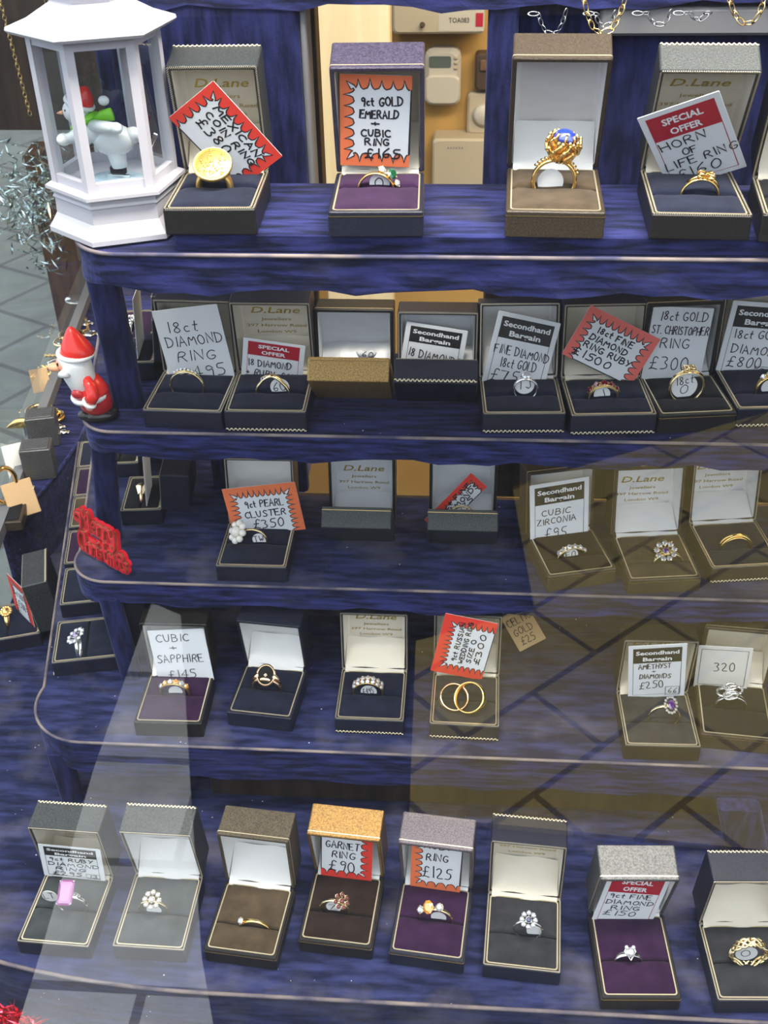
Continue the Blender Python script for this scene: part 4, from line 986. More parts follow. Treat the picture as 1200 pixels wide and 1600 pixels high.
# ---- third tier
B = put('3a', 'navy beaded ring box with orange star burst card for a pearl ring', (398, 848), skin='leather_navy')
make_ring('silver ring with a cluster of cream pearls leaning to one side', B, 366, 424, 849, 826, 'pearl', 'gold_pale', hpx=(377, 834), hs=4.6*mm, stone='pearl', acc='pearl', wd=(1.2, 1.8), tagt='TW', tagpx=(405, 844))
make_card('orange star burst card tilted, handwritten 9ct PEARL CLUSTER 350 pounds', B, [(349, 768), (457, 749), (481, 830), (364, 834)], 'burst',
    [('9ct PEARL', .26, .78, .44, .14, 0), ('CLUSTER', .22, .78, .64, .13, 0), ('$350', .30, .72, .88, .18, 0)], col='card_orange', sides='ltr', n=9, mgn=.10, y0=-8, extra=-6)
B = tilted(498, 616, 848, 2, .63, 'dark grey ring box rocked backwards with printed silver lining and a small silver ring', 50, 46, 52, skin='leather_black', baseskin='leather_slate', lining='satin_silver', bead=False, line=True, text=2)  # grey front: light from above put into the leather colour
make_ring('small silver cluster ring peeping over the dark grey box front', B, 537, 569, 812, 803, 'cluster', 'silver', hpx=(552, 800), hs=3.0*mm, nrow=6, tilt=-25, stone='sapphire')
B = tilted(663, 781, 849, 2, .63, 'dark grey ring box rocked backwards holding a red star burst card and gold hoop', 50, 46, 50, skin='leather_black', baseskin='leather_slate', lining='satin_silver', bead=False, line=True)
make_card('red star burst card stood on its corner, handwritten FINE DIAMONDS 75 pounds', B, [(664, 811), (737, 738), (760, 761), (687, 834)], 'burst',
    [('18ct FINE', .20, .86, .42, .22, 0), ('DIAMONDS', .24, .92, .70, .22, 0), ('$75', .40, .72, .98, .22, 0)], sides='tr', n=8, mgn=.26, y0=4, extra=4)
make_ring('thin gold hoop ring around a white tag in the rocked dark grey box', B, 697, 745, 816, 786, 'plain', 'gold_pale', wd=(1.4, 1.6), Rfix=10, tilt=-25, tagt='TU', tagr=8)
B = put('3d', 'plain brown black ring box turned askew with cubic zirconia card', (894, 869), skin='leather_brown', padm='pad_choc', bead=False, line=True)
make_ring('gold ring with a row of clear round stones under the cubic zirconia card', B, 868, 918, 869, 855, 'row', 'gold_pale', hs=1.5*mm, nrow=6, tagt='E0', tagpx=(893, 868))
make_card('second hand bargain card with black heading, handwritten CUBIC ZIRCONIA 95 pounds', B, [(829, 762), (916, 742), (923, 846), (827, 856)], 'sb',
    [('CUBIC', .20, .68, .50, .09), ('ZIRCONIA', .12, .78, .64, .09), ('$95', .24, .62, .90, .19)], y0=-5, extra=-3)
B = put('3e', 'brown ring box with printed white lining holding a flower ring', (1035, 877), skin='leather_brown', padm='pad_brown', bead=False, line=True, text=2)
make_ring('large daisy shaped ring with clear petals round a lilac centre', B, 1012, 1074, 879, 862, 'flower', 'gold_pale', hpx=(1040, 861), hs=5.6*mm, hk=1.1, nrow=9, stone='amethyst', wd=(2, 3.4))
B = put('3f', 'navy beaded ring box at the end of the third shelf with printed white lining', (1148, 856), skin='leather_brown', padm='pad_navy', braid='b', text=2)
make_ring('gold crossover band ring without stones on dark velvet', B, 1121, 1176, 857, 838, 'cross', 'gold', wd=(1.5, 3))

# ---- fourth tier
B = put('4a', 'black ring box with purple velvet and a handwritten cubic and sapphire card', (274, 1084), skin='leather_black', padm='pad_purple', bead=False)
make_ring('gold half hoop ring of orange and clear stones on purple velvet', B, 248, 299, 1085, 1066, 'row', 'old_gold', stone='diamond', acc='citrine', hs=1.5*mm, nrow=6, wd=(2.4, 3.4), tagt='', tagpx=(274, 1082))
make_card('plain white card handwritten CUBIC and SAPPHIRE', B, [(236, 985), (322, 982), (331, 1062), (243, 1066)], 'plain',
    [('CUBIC', .12, .70, .22, .14, 0), ('+', .34, .46, .40, .12), ('SAPPHIRE', .06, .88, .62, .15, 0), ('$145', .2, .7, .93, .16, 0)], extra=8, y0=-4)
B = put('4b', 'black ring box with deep white lining and a signet ring', (417, 1076), skin='leather_navy', padm='pad_navy', bead=False)
make_ring('broad gold signet ring with oval black stone and small diamond shape', B, 393, 443, 1077, 1056, 'signet', 'gold_rose', hs=4.6*mm, stone='onyx', wd=(3, 6.5), th=1.8)
B = put('4c', 'navy beaded ring box with printed cream lining and a double row ring', (576, 1084), lining='satin_cream', text=2, braid='b')
make_ring('dark ring with two rows of pale round stones above a round tag', B, 550, 601, 1085, 1063, 'tworow', 'old_gold', hs=1.35*mm, nrow=7, wd=(3, 5), tagt='$495', tagpx=(576, 1082), tagr=6)
B = put('4d', 'navy beaded ring box with red star burst card and two linked bands', None, skin='leather_navy', padm='pad_grey', braid='b', lining='satin_cream')
make_card('red star burst card turned sideways, handwritten 9ct RUSSIAN WEDDING RING 300 pounds', B, [(672, 1048), (696, 960), (779, 972), (753, 1062)], 'burst',
    [('9ct RUSSIAN', .24, .90, .42, .09, 0), ('WEDDING RING', .22, .93, .56, .09, 0), ('SIZE O', .26, .66, .70, .09, 0), ('$300', .26, .76, .86, .11, 0)], sides='tlr', n=9, mgn=.14, y0=-6, extra=-3)
def laid(label, px, py, Rr, rz, tilt, mat, r=1.0, lift=0):
    p = on_plane(px, py, B.m @ Vector((0, 0, B.hb+1*mm+Rr*mm*math.sin(R(tilt))+lift*mm)), Vector((0, 0, 1)))
    t = thing('ring', label, 'ring', T3(*p) @ Matrix.Rotation(R(rz), 4, 'Z') @ Matrix.Rotation(R(tilt), 4, 'X'))
    L = []
    for i in range(60):
        a = 2*math.pi*i/60
        L.append([((Rr+r*.5*math.cos(b))*mm*math.cos(a), (Rr+r*.5*math.cos(b))*mm*math.sin(a), r*2.0*math.sin(b)*mm) for b in [2*math.pi*j/8 for j in range(8)]])
    MB().loft(L, close=True, smooth=True).build('band', mat, t)
laid('smaller rose gold band of the two linked wedding bands', 709, 1091, 10.0, 18, 28, 'gold_rose', 2.0)
laid('larger yellow gold band of the two linked wedding bands', 735, 1091, 11.0, -35, 40, 'gold', 2.0, 1.2)
B = put('4e', 'dark beaded ring box with amethyst card, standing forward on the fourth shelf', (1037, 1127), skin='leather_black', padm='pad_grey', lining='satin_cream', text=1)
make_ring('slim gold ring with an oval purple and clear cluster raised at one side', B, 1012, 1060, 1127, 1102, 'oval', 'gold_pale', hpx=(1047, 1103), hs=3.6*mm, stone='amethyst', wd=(1.3, 1.8))
make_card('second hand bargain card with black heading, handwritten AMETHYST and DIAMONDS 250 pounds', B, [(980, 1013), (1072, 1002), (1071, 1089), (983, 1088)], 'sb',
    [('AMETHYST', .18, .74, .44, .09, .02), ('+', .42, .48, .52, .06), ('DIAMONDS', .20, .74, .62, .085), ('$250', .20, .62, .82, .14, .03)], extra=-2, y0=-6, box=('66', .66, .90, .80, .96))
B = put('4f', 'dark ring box with bordered card showing only a price, end of the fourth shelf', (1140, 1106), skin='leather_brown', padm='pad_black', bead=False, line=True, lining='satin_cream')
make_ring('chunky knot ring thickly set with small clear stones', B, 1114, 1168, 1107, 1085, 'pave', 'silver', hs=5.2*mm, wd=(2, 4), hpx=(1141, 1086))
make_card('thin bordered white card handwritten 320', B, [(1097, 1008), (1178, 1013), (1166, 1077), (1078, 1072)], 'bordered', [('320', .34, .72, .58, .20, 0)], extra=4, y0=-5, box=None)

# ---- lowest tier; lid leathers coloured by the glare on each lid
B = put('5a', 'navy ring box with gold braid on its glare greyed lid holding a pink stone ring', (112, 1420), lidskin='leather_slate', padm='pad_slate', lining='satin_cream', braid='t', text=2)
make_ring('ring with a large oblong pink purple stone and a round white tag at its side', B, 93, 134, 1416, 1397, 'rect', 'silver', hpx=(106, 1398), hs=3.9*mm, stone='pink_stone', wd=(2, 4), tagt='LT', tagpx=(77, 1402), tagr=5.6)
make_card('second hand bargain card with black heading, handwritten 9ct RUBY DIAMOND RING 295 pounds', B, [(54, 1317), (158, 1328), (164, 1376), (74, 1368)], 'sb',
    [('9ct RUBY', .14, .84, .47, .10, 0), ('DIAMOND', .12, .92, .62, .10, 0), ('RING', .22, .70, .76, .095, 0), ('$295', .16, .62, .92, .115, 0)], extra=9, y0=-5, box=('13', .70, .92, .82, .95))
B = put('5b', 'navy ring box with gold braid on its glare greyed lid, square cluster ring inside', (240, 1426), lidskin='leather_slate', padm='pad_slate', braid='t', text=2)
make_ring('fine ring with a squarish cluster of clear stones on grey velvet', B, 218, 263, 1424, 1407, 'cluster', 'gold_pale', hpx=(238, 1408), hs=3.4*mm, nrow=8, wd=(1.2, 1.6), tagt='', tagpx=(240, 1424))
B = put('5c', 'olive brown ring box with plain white lining and a lone small ring', (398, 1446), skin='leather_black', lidskin='leather_olive', padm='pad_brown', bead=False, line=True)
make_ring('thin gold ring with one small clear stone sunk low in brown velvet', B, 372, 424, 1447, 1438, 'solitaire', 'gold', hpx=(384, 1443), hs=1.7*mm, wd=(1.5, 2.4))
B = put('5d', 'ring box with glittering bronze lid and red garnet card', (520, 1424), skin='leather_black', lidskin='leather_bronze', padm='pad_choc', bead=False, line=True)
make_ring('gold ring with a cluster of dark red stones leaning to one side', B, 500, 546, 1424, 1406, 'cluster', 'gold_pale', hpx=(533, 1408), hs=3.0*mm, nrow=7, stone='garnet', acc='garnet', wd=(1.4, 2), tagt='Z', tagpx=(521, 1419))
make_card('red star burst card half under a bronze lid, handwritten GARNET RING 90 pounds', B, [(504, 1292), (585, 1304), (579, 1377), (499, 1366)], 'burst',
    [('GARNET', .10, .74, .38, .14, 0), ('RING', .22, .66, .58, .14, 0), ('$90', .16, .66, .85, .22, 0)], sides='rb', n=4, mgn=.10, extra=13, y0=-4)
B = put('5e', 'ring box with grey lid, purple velvet and orange card', (680, 1437), skin='leather_navy', lidskin='leather_grey', padm='pad_purple', bead=False, line=True)
make_ring('ring with a pear shaped orange stone between two clear stones', B, 655, 708, 1438, 1419, 'trio', 'gold_pale', hpx=(671, 1418), hs=2.6*mm, stone='citrine', wd=(1.6, 2.4), tagt='', tagpx=(685, 1435))
make_card('orange star burst card under a grey lid, handwritten RING 125 pounds', B, [(648, 1306), (724, 1318), (719, 1394), (637, 1383)], 'burst',
    [('RUBY', .25, .8, .18, .13, 0), ('RING', .30, .72, .42, .14, 0), ('$125', .24, .80, .76, .22, 0)], col='card_orange', sides='lb', n=4, mgn=.10, extra=13, y0=-4)
B = put('5f', 'navy black ring box with braid on its lid and a dark centred flower ring', (824, 1460), padm='pad_grey', lining='satin_cream', braid='t', text=2)
make_ring('ring with flower cluster of clear stones round a dark stone', B, 803, 845, 1461, 1438, 'cluster', 'silver', hpx=(826, 1437), hs=3.1*mm, nrow=8, stone='sapphire', wd=(1.2, 1.6), tagt='', tagpx=(835, 1457))
B = put('5g', 'ring box with silver grey lid, purple velvet and special offer card', (981, 1499), skin='leather_black', lidskin='leather_silver', padm='pad_purple', bead=False, line=True)
make_ring('silver heart shaped ring on purple velvet', B, 958, 1005, 1500, 1489, 'heart', 'silver', hpx=(984, 1490), hs=2.1*mm, wd=(2, 3))
make_card('white special offer card with red heading, handwritten 9ct FINE DIAMOND RING 150 pounds', B, [(958, 1364), (1050, 1370), (1016, 1448), (918, 1440)], 'so',
    [('9ct FINE', .14, .82, .46, .085, 0), ('DIAMOND', .12, .88, .58, .08, 0), ('RING', .24, .70, .69, .08, 0), ('$150', .14, .66, .81, .095, 0)], extra=13, y0=-4)
B = put('5h', 'navy ring box with braid and printed cream lining at the end of the lowest row', (1166, 1503), padm='pad_grey', lining='satin_cream', braid='t', text=2)
make_ring('broad plaited gold ring around a white tag', B, 1136, 1197, 1503, 1472, 'braid', 'gold_pale', tagt='0', tagpx=(1167, 1492), tagr=7)
# ------------------------------------------------------------ boxes on the side arm of the fourth tier, turned towards the doorway pane
side = [('pad_navy', 72, 1037, 'navy ring box turned sideways holding a cluster ring, nearest the shelf corner'),
        ('pad_navy', 85, 946, 'navy ring box turned sideways, second along the side arm from the shelf corner'),
        ('pad_purple', 92, 882, 'purple velvet ring box turned sideways, just behind the red greeting plaque'),
        ('pad_brown', 100, 825, 'olive brown velvet ring box turned sideways between two purple velvet boxes'),
        ('pad_purple', 107, 776, 'smaller looking purple velvet ring box farther back along the side arm'),
        ('pad_navy', 113, 731, 'navy ring box farthest back along the side arm')]
for i, (pm, px, py, lb) in enumerate(side):
    w_ = 50; hb = 13.5
    p = on_z(px, py, SZ[3]+hb*mm); rot = -78
    q = Vector((w_/2*mm, 0, 0)); q.rotate(Euler((0, 0, R(rot))))
    m = box_matrix(p.x-q.x+.004, p.y-q.y, SZ[3]+.0002, rot)
    B = make_box(lb, m, w_, 92, hb, 54, 22, padm=pm, braid='b' if i == 0 else '', lining='satin_cream')
    if i == 0:
        make_ring('ring with a large starry cluster of red and clear stones, in the sideways box', B, 100, 140, 1004, 990, 'cluster', 'silver', Rfix=9, hs=4.4*mm, nrow=10, stone='amethyst', acc='diamond')
    if i == 1:
        make_ring('small silver ring half hidden behind the blue post', B, 128, 160, 925, 915, 'solitaire', 'silver', Rfix=9, hs=2.0*mm)
    if i == 3:
        make_ring('sparkling ring behind the red greeting plaque', B, 118, 150, 815, 805, 'cluster', 'silver', Rfix=9, hs=3.4*mm, nrow=8)
# boxes behind the posts, turned sideways, with cards seen edge on
def sideways(tier, px, py, label, ringlabel, cardlabel, pm, ccol, kind, metal, rot=-84, rx=0.0, hb=13.5, lid=95):
    p = on_z(px, py, SZ[tier]+hb*mm); q = Vector((24.5*mm, 32*mm, 0)); q.rotate(Euler((0, 0, R(rot))))
    m = box_matrix(p.x-q.x, p.y-q.y, SZ[tier]+.0002, rot)
    B = make_box(label, m, 49, lid, hb, 32, 22, padm=pm, lining='satin_cream', bead=True)
    if cardlabel:
        m2 = B.m @ T3(6*mm, B.d-10*mm, B.hb+23*mm) @ Matrix.Rotation(R(86), 4, 'X')
        card_at(cardlabel, m2, .030, .044, *ccol)
    if ringlabel:
        r = thing('ring', ringlabel, 'ring', B.m @ T3(rx, B.slot, B.hb-1*mm)); Rr = 9.5*mm
        MB().tube([(Rr*math.cos(a), 0, Rr*math.sin(a)) for a in [-.35+3.84*i/40 for i in range(41)]], 1.2*mm, 8).build('band', metal, r)
        h = MB()
        if kind == 'dome':
            h.grid([[((-7+14*u)*mm, (-4.5+9*v)*mm*(1-.5*abs(2*u-1)), Rr+(2.6-9*(u-.5)**2*1.5-6*(v-.5)**2)*mm) for u in [i/12 for i in range(13)]] for v in [j/8 for j in range(9)]])
        else:
            for i in range(9): h.ball((4*mm*math.cos(i*.7), 3*mm*math.sin(i*.7), Rr+1.5*mm), 1.3*mm, n=7)
            h.tube([(3*mm, 0, Rr+1*mm), (6*mm, -1*mm, Rr-6*mm)], lambda q: (2.2-2*q)*mm, 8)
        h.build('mount', metal, r)
    return B
sideways(1, 241, 567, 'navy ring box turned sideways behind the upper blue post, white card inside', None, 'plain white card seen edge on in the sideways box behind the upper post', 'pad_navy', ('plain', [('DIAMOND', .1, .9, .4, .14)]), '', 'silver')
sideways(1, 240, 529, 'ring box with purple velvet turned sideways behind the upper blue post', 'pointed silver ring on purple velvet behind the upper blue post', None, 'pad_purple', None, 'spray', 'silver', rx=12*mm)
sideways(2, 252, 797, 'black ring box turned sideways behind the middle blue post', 'broad domed openwork gold ring behind the middle blue post', 'red edged card seen edge on beside the domed ring', 'pad_black', ('burst', [('9ct', .3, .7, .5, .2)], 'card_red'), 'dome', 'gold_pale', rx=4*mm)
sideways(2, 216, 724, 'second sideways black ring box, farther back behind the middle blue post', None, None, 'pad_black', None, '', 'gold')
# open box on the lowest tier by the doorway pane
p = on_z(63, 990, SZ[4]+14*mm); q = Vector((25*mm, 54*mm, 0)); q.rotate(Euler((0, 0, R(-72))))
m = box_matrix(p.x-q.x, p.y-q.y, SZ[4]+.0002, -72)
B = make_box('open navy ring box on the lowest tier seen from the side, red edged card inside', m, 50, 84, 14, 54, 22, lidskin='leather_slate', braid='t', lining='satin_cream')
card_at('red star burst card seen almost edge on in the open box on the lowest tier', B.m @ T3(0, B.d-13*mm, B.hb+21*mm) @ Matrix.Rotation(R(90), 4, 'X') @ Matrix.Rotation(R(28), 4, 'Y'), .036, .042, 'burst', [('18ct RING', .15, .85, .45, .16), ('$300', .3, .7, .75, .2)])
r_ = thing('ring', 'chunky yellow gold ring in the open box on the lowest tier', 'ring', B.m @ T3(-1*mm, B.slot, B.hb-1*mm)); Rr = 9.5*mm
MB().tube([(Rr*math.cos(a), 0, Rr*math.sin(a)) for a in [2*math.pi*i/40 for i in range(40)]], lambda u: (1.3+1.6*max(0, math.sin(u*6.283)))*mm, 8, True).build('band', 'gold', r_)
h = MB()
for i in range(12): h.ball((6*mm*math.cos(i*.52), 4.0*mm*math.sin(i*.52), Rr+2.2*mm), 1.5*mm, n=8)
h.ball((0, 0, Rr+2.4*mm), 4*mm, n=12, sc=(1, .8, .6)); h.build('mount', 'gold', r_)
# loose buff card lying behind the fourth tier's boxes
pb = on_z(818, 1012, SZ[3]+.012)
pn = (Vector((.1, -.55, .83))).normalized()
make_card('buff card lying loose behind the boxes of the fourth shelf', None, [(786, 962), (826, 944), (850, 998), (808, 1022)], 'buff',
    [('CELTIC', .08, .92, .35, .2), ('GOLD', .12, .8, .62, .18), ('$25', .2, .7, .9, .2)], plane=(pb, pn))

# ------------------------------------------------------------ white lantern with a skating snowman
zb1 = z1+.0016
A_ = on_z(145, 387, zb1); B_ = on_z(261, 372.5, zb1)
A2, B2 = Vector((A_.x, A_.y)), Vector((B_.x, B_.y)); s_ = (B2-A2).length
ev = (B2-A2)/s_; pv = Vector((-ev.y, ev.x)); Cc = (A2+B2)/2+pv*(s_*math.sqrt(3)/2)
ang0 = math.atan2(A2.y-Cc.y, A2.x-Cc.x)
lm_ = T3(Cc.x, Cc.y, zb1) @ Matrix.Rotation(ang0, 4, 'Z')
lan = thing('lantern', 'white plastic six sided lantern with clear windows on the top shelf', 'lantern', lm_)
S = s_
def hexl(r, z): return [(r*math.cos(k*math.pi/3), r*math.sin(k*math.pi/3), z) for k in range(6)]
# height of the eaves from the photograph
ye = (A2.y+Cc.y)/2
zt = on_y(118, 66, A2.y+.004).z-zb1
zwin0 = .030
MB().loft([hexl(S, 0), hexl(S, .0025), hexl(S*.95, .005), hexl(S*.87, .0095), hexl(S*.86, .0170), hexl(S*.89, .0180), hexl(S*.865, .0192), hexl(S*.87, .0215), hexl(S*.96, .0225), hexl(S*.96, .0242), hexl(S*.88, .0255)], True, True).build('base', 'lantern_white', lan)
rw = S*.86
fr = MB()
for k in range(6):
    a = k*math.pi/3; c, sn = math.cos(a), math.sin(a)
    q = [Matrix.Rotation(a, 4, 'Z') @ Vector(p) for p in ((rw, 0, 0), (rw-.0042*.5, .0042*.87, 0), (rw-.007, 0, 0), (rw-.0042*.5, -.0042*.87, 0))]
    MB().loft([[(p.x*t, p.y*t, z) for p in q] for z, t in ((.0245, 1), (zt, 1.0))], True, True).build('corner_post', 'lantern_white', lan)
for z0, z1b in ((.0245, .0300), (zt-.005, zt)):
    fr.loft([hexl(rw-.0006, z0), hexl(rw-.0006, z1b), hexl(rw-.0048, z1b), hexl(rw-.0048, z0)], close=True)
fr.build('window_rail', 'lantern_white', lan)
for k in range(6):
    a0, a1 = k*math.pi/3, (k+1)*math.pi/3; r = rw-.0030
    v0, v1 = Vector((r*math.cos(a0), r*math.sin(a0))), Vector((r*math.cos(a1), r*math.sin(a1)))
    n_ = (v0+v1).normalized()*.0006
    MB().add([(v.x+o.x, v.y+o.y, z) for z in (.029, zt-.003) for v, o in ((v0, -n_), (v1, -n_), (v1, n_), (v0, n_))],
             [(0, 1, 5, 4), (2, 3, 7, 6), (1, 2, 6, 5), (3, 0, 4, 7), (0, 3, 2, 1), (4, 5, 6, 7)]).build('window_pane', 'lantern_glass', lan)
MB().loft([hexl(rw*.8, zt), hexl(S*1.05, zt), hexl(S*1.09, zt+.0015), hexl(S*1.08, zt+.003), hexl(S*.80, zt+.0065), hexl(S*.50, zt+.0125), hexl(S*.48, zt+.0132), hexl(S*.48, zt+.0160), hexl(S*.54, zt+.0166), hexl(S*.54, zt+.0190), hexl(S*.36, zt+.027)], True, True).build('roof', 'lantern_white', lan)
# snowman
sc_ = .98
sm = thing('snowman_figurine', 'small skating snowman in red hat and green scarf inside the white lantern', 'figurine', T3(Cc.x+.001, Cc.y-.009, zb1+.0262) @ Matrix.Rotation(R(-8), 4, 'Z') @ Matrix.Diagonal((1.0, .88, .84, 1)))
b = MB()
b.ball((.0035, 0, .0235), .0098, sc=(1.15, .95, .95), n=20); b.ball((-.0065, -.001, .0285), .0082, sc=(1.1, 1, 1), n=20); b.ball((-.0125, -.002, .0400), .0072, n=20)
b.tube([(.004, -.001, .020), (.005, -.001, .013), (.0055, -.001, .0075)], lambda q: .0052-.0012*q, 12)
b.tube([(.009, .002, .024), (.015, .002, .0265), (.0185, .002, .0255)], lambda q: .0055-.0018*q, 12)
b.tube([(-.009, -.006, .031), (-.014, -.009, .0265), (-.0175, -.010, .0255)], lambda q: .0036-.0006*q, 10); b.ball((-.0185, -.0105, .0255), .0036, n=12)
b.tube([(-.003, -.006, .033), (.003, -.010, .034), (.009, -.010, .0335)], lambda q: .0036-.0004*q, 10); b.ball((.0105, -.0105, .0335), .0034, n=12)
b.build('body', 'figure_white', sm)
ht = Matrix.Translation((-.0105, -.002, .0445)) @ Matrix.Rotation(R(28), 4, 'Y')
MB().lathe([(.0072, 0), (.0066, .003), (.0048, .0065), (.0028, .009), (.0012, .0105), (1e-7, .0108)], 16, ht).build('hat', 'figure_red', sm)
MB().lathe([(.0066, -.0018), (.0080, -.001), (.0082, .0006), (.0072, .0016), (.0062, .001)], 18, ht).build('hat_trim', 'figure_white', sm)
MB().ball((.0035, -.004, .0470), .0028).build('bobble', 'figure_white', sm)
MB().torus(.0066, .0022, Matrix.Translation((-.0095, -.0015, .0340)) @ Matrix.Rotation(R(-35), 4, 'Y'), 20, 8).build('scarf', 'scarf_green', sm)
MB().tube([(-.003, -.004, .0345), (.002, -.0045, .0385), (.007, -.004, .0395)], lambda q: .0026+.0012*q, 8, flat=.6).build('scarf_end', 'scarf_green', sm)
MB().lathe([(.0013, 0), (.0008, .002), (1e-7, .0035)], 8, Matrix.Translation((-.0185, -.006, .0398)) @ Matrix.Rotation(R(-100), 4, 'Y')).build('nose', 'figure_nose', sm)
for p in ((-.0175, -.0052, .0425), (-.0160, -.0075, .0415)): MB().ball(p, .0008, n=8).build('eye', 'figure_black', sm)
for p in ((-.0135, -.0060, .0300), (-.0118, -.0068, .0248), (-.0045, -.0088, .0225)): MB().ball(p, .0011, n=8).build('button', 'figure_black', sm)
for k, (c, rot) in enumerate((((.0055, -.001, .0060), 0), ((.0205, .002, .0250), -62))):
    mt = Matrix.Translation(c) @ Matrix.Rotation(R(rot), 4, 'Y')
    bt = MB().rbox(-.0055, .0032, -.0024, .0024, -.0028, .0026, .002, mt).build('boot', 'figure_black', sm)
    MB().rbox(-.0075, .0050, -.0007, .0007, -.0050, -.0028, .0006, mt).build('blade', 'silver', bt)
MB().lathe([(.014, 0), (.0135, .0010), (.007, .0016), (1e-7, .0018)], 20, T3(.002, 0, -.0002)).build('ice_base', 'ice_blue', sm)

# ------------------------------------------------------------ bearded Christmas figurine on the second tier
pb = on_z(158, 652, SZ[1]); k = .066/140*1.0
fg = thing('bearded_figurine', 'glazed red and white bearded Christmas figurine with pointed hat at the shelf corner', 'figurine', T3(pb.x, pb.y, SZ[1]+.0015) @ Matrix.Rotation(R(12), 4, 'Z'))
u = .001
b = MB(); b.lathe([(10.5*u, 0), (11.5*u, 1.5*u), (11*u, 4*u), (8*u, 6.5*u), (3*u, 7*u)], 20, Matrix.Diagonal((1.05, .9, 1, 1))); b.ball((-8*u, -3*u, 3*u), 5*u, sc=(1.2, 1, .7)); b.build('boots', 'figure_black', fg)
MB().lathe([(9*u, 5*u), (11.0*u, 8*u), (11.5*u, 14*u), (10.8*u, 20*u), (8.5*u, 27*u), (7*u, 30*u)], 24).build('coat', 'figure_dark_red', fg)
MB().lathe([(10.8*u, 14.8*u), (12.8*u, 15.5*u), (13.2*u, 17.5*u), (12.0*u, 19*u), (10.5*u, 18.5*u)], 24, T3(-1*u, -.5*u, 0) @ Matrix.Rotation(R(-5), 4, 'Y')).build('coat_trim', 'figure_white', fg)
MB().lathe([(11.5*u, 18*u), (12.6*u, 21*u), (10*u, 27*u), (7*u, 32*u)], 24, T3(-1*u, 0, 0)).build('cape', 'figure_red', fg)
b = MB(); b.lathe([(1e-7, 15*u), (4.5*u, 17*u), (8.5*u, 23*u), (10.6*u, 32*u), (10.9*u, 42*u), (10*u, 48*u), (5*u, 50*u)], 24, T3(-4.6*u, -1.5*u, 0)); b.build('beard', 'figure_white', fg)
MB().ball((-11.2*u, -2.0*u, 43.0*u), 7.2*u, n=18, sc=(.75, 1.05, .80)).build('face', 'figure_skin', fg)
MB().ball((-18.2*u, -2.2*u, 40.6*u), 3.7*u, n=14, sc=(1.35, 1, .85)).build('nose', 'figure_nose', fg)
for y in (-7.2, 3.4): MB().ball((-14.6*u, y*u, 44.8*u), .95*u, n=8, sc=(1, 1, 1.4)).build('eye', 'figure_black', fg)
MB().tube([(-15.5*u, -7*u, 36.6*u), (-13.5*u, -9.4*u, 38.4*u), (-9*u, -11.6*u, 41*u)], lambda q: (1.8+1.4*q)*u, 8).build('moustache', 'figure_white', fg)
MB().lathe([(10.6*u, 48*u), (11.3*u, 50*u), (9.4*u, 55*u), (6*u, 61*u), (3.2*u, 65.5*u), (1.4*u, 67.5*u), (1e-7, 68*u)], 24, T3(-2.5*u, 0, 0) @ Matrix.Rotation(R(2), 4, 'Y')).build('hat', 'figure_red', fg)
MB().torus(10.9*u, 1.9*u, T3(-2.5*u, 0, 48.6*u) @ Matrix.Rotation(R(4), 4, 'Y'), 28, 8).build('hat_trim', 'figure_white', fg)
MB().tube([(.5*u, -8.0*u, 34*u), (2.8*u, -11.5*u, 29*u), (2.5*u, -13.5*u, 23*u), (-.5*u, -14.8*u, 19.5*u)], lambda q: (3.3+1.2*math.sin(q*2.5))*u, 10).build('arm', 'figure_red', fg)
MB().torus(3.4*u, 1.5*u, T3(-1*u, -14.9*u, 18.8*u) @ Matrix.Rotation(R(35), 4, 'Y') @ Matrix.Rotation(R(25), 4, 'X'), 16, 8).build('cuff', 'figure_white', fg)
MB().ball((-1.8*u, -15.6*u, 16.2*u), 2.8*u, sc=(1, .9, 1.2)).build('hand', 'figure_skin', fg)
MB().ball((-7.5*u, -9.2*u, 23.0*u), 4.6*u, n=16, sc=(1, .7, .8)).build('sack', 'figure_dark_red', fg)

for c_ in fg.children:
    if c_.name.split('.')[0] != 'boots':
        for v in c_.data.vertices: v.co.x = (v.co.x-.13*v.co.z)*.93; v.co.z = .004+(v.co.z-.004)*.93

# ------------------------------------------------------------ red greeting plaque on the third tier
pa, pc = on_z(127, 862, SZ[2]+.001), on_z(203, 908, SZ[2]+.001)
pc = on_z(201, 903, SZ[2]+.001)
U_ = (pc-pa); Ln = U_.length; U_.normalize(); V_ = Vector((0, 0, 1)); N_ = U_.cross(V_)
V_ = (V_+N_*-.12).normalized(); N_ = U_.cross(V_).normalized()
pq = thing('greeting_plaque', 'red plastic plaque reading Merry Christmas in raised gold edged script', 'plaque', frame(pa+Vector((0, 0, .0022)), U_, V_, N_))
def script(word, x0, x1, y, h):
    st, W = strokes(word, .0, .10); kx = (x1-x0)/W
    return [[(x0+p[0]*kx, y+p[1]*h) for p in l] for l in st]
HP = .045
ls = script('Merry', Ln*.10, Ln*.80, HP*.50, HP*.40) + script('Christmas', Ln*.02, Ln*1.0, HP*.06, HP*.36)
ls.append([(Ln*(.04+.06*math.cos(a)), HP*.66+Ln*.06*math.sin(a)) for a in [i*.6 for i in range(11)]])
ls.append([(Ln*(.90+.05*math.cos(a)), HP*.30+Ln*.05*math.sin(a)) for a in [i*.6 for i in range(11)]])
pm_ = MB(); gm = MB()
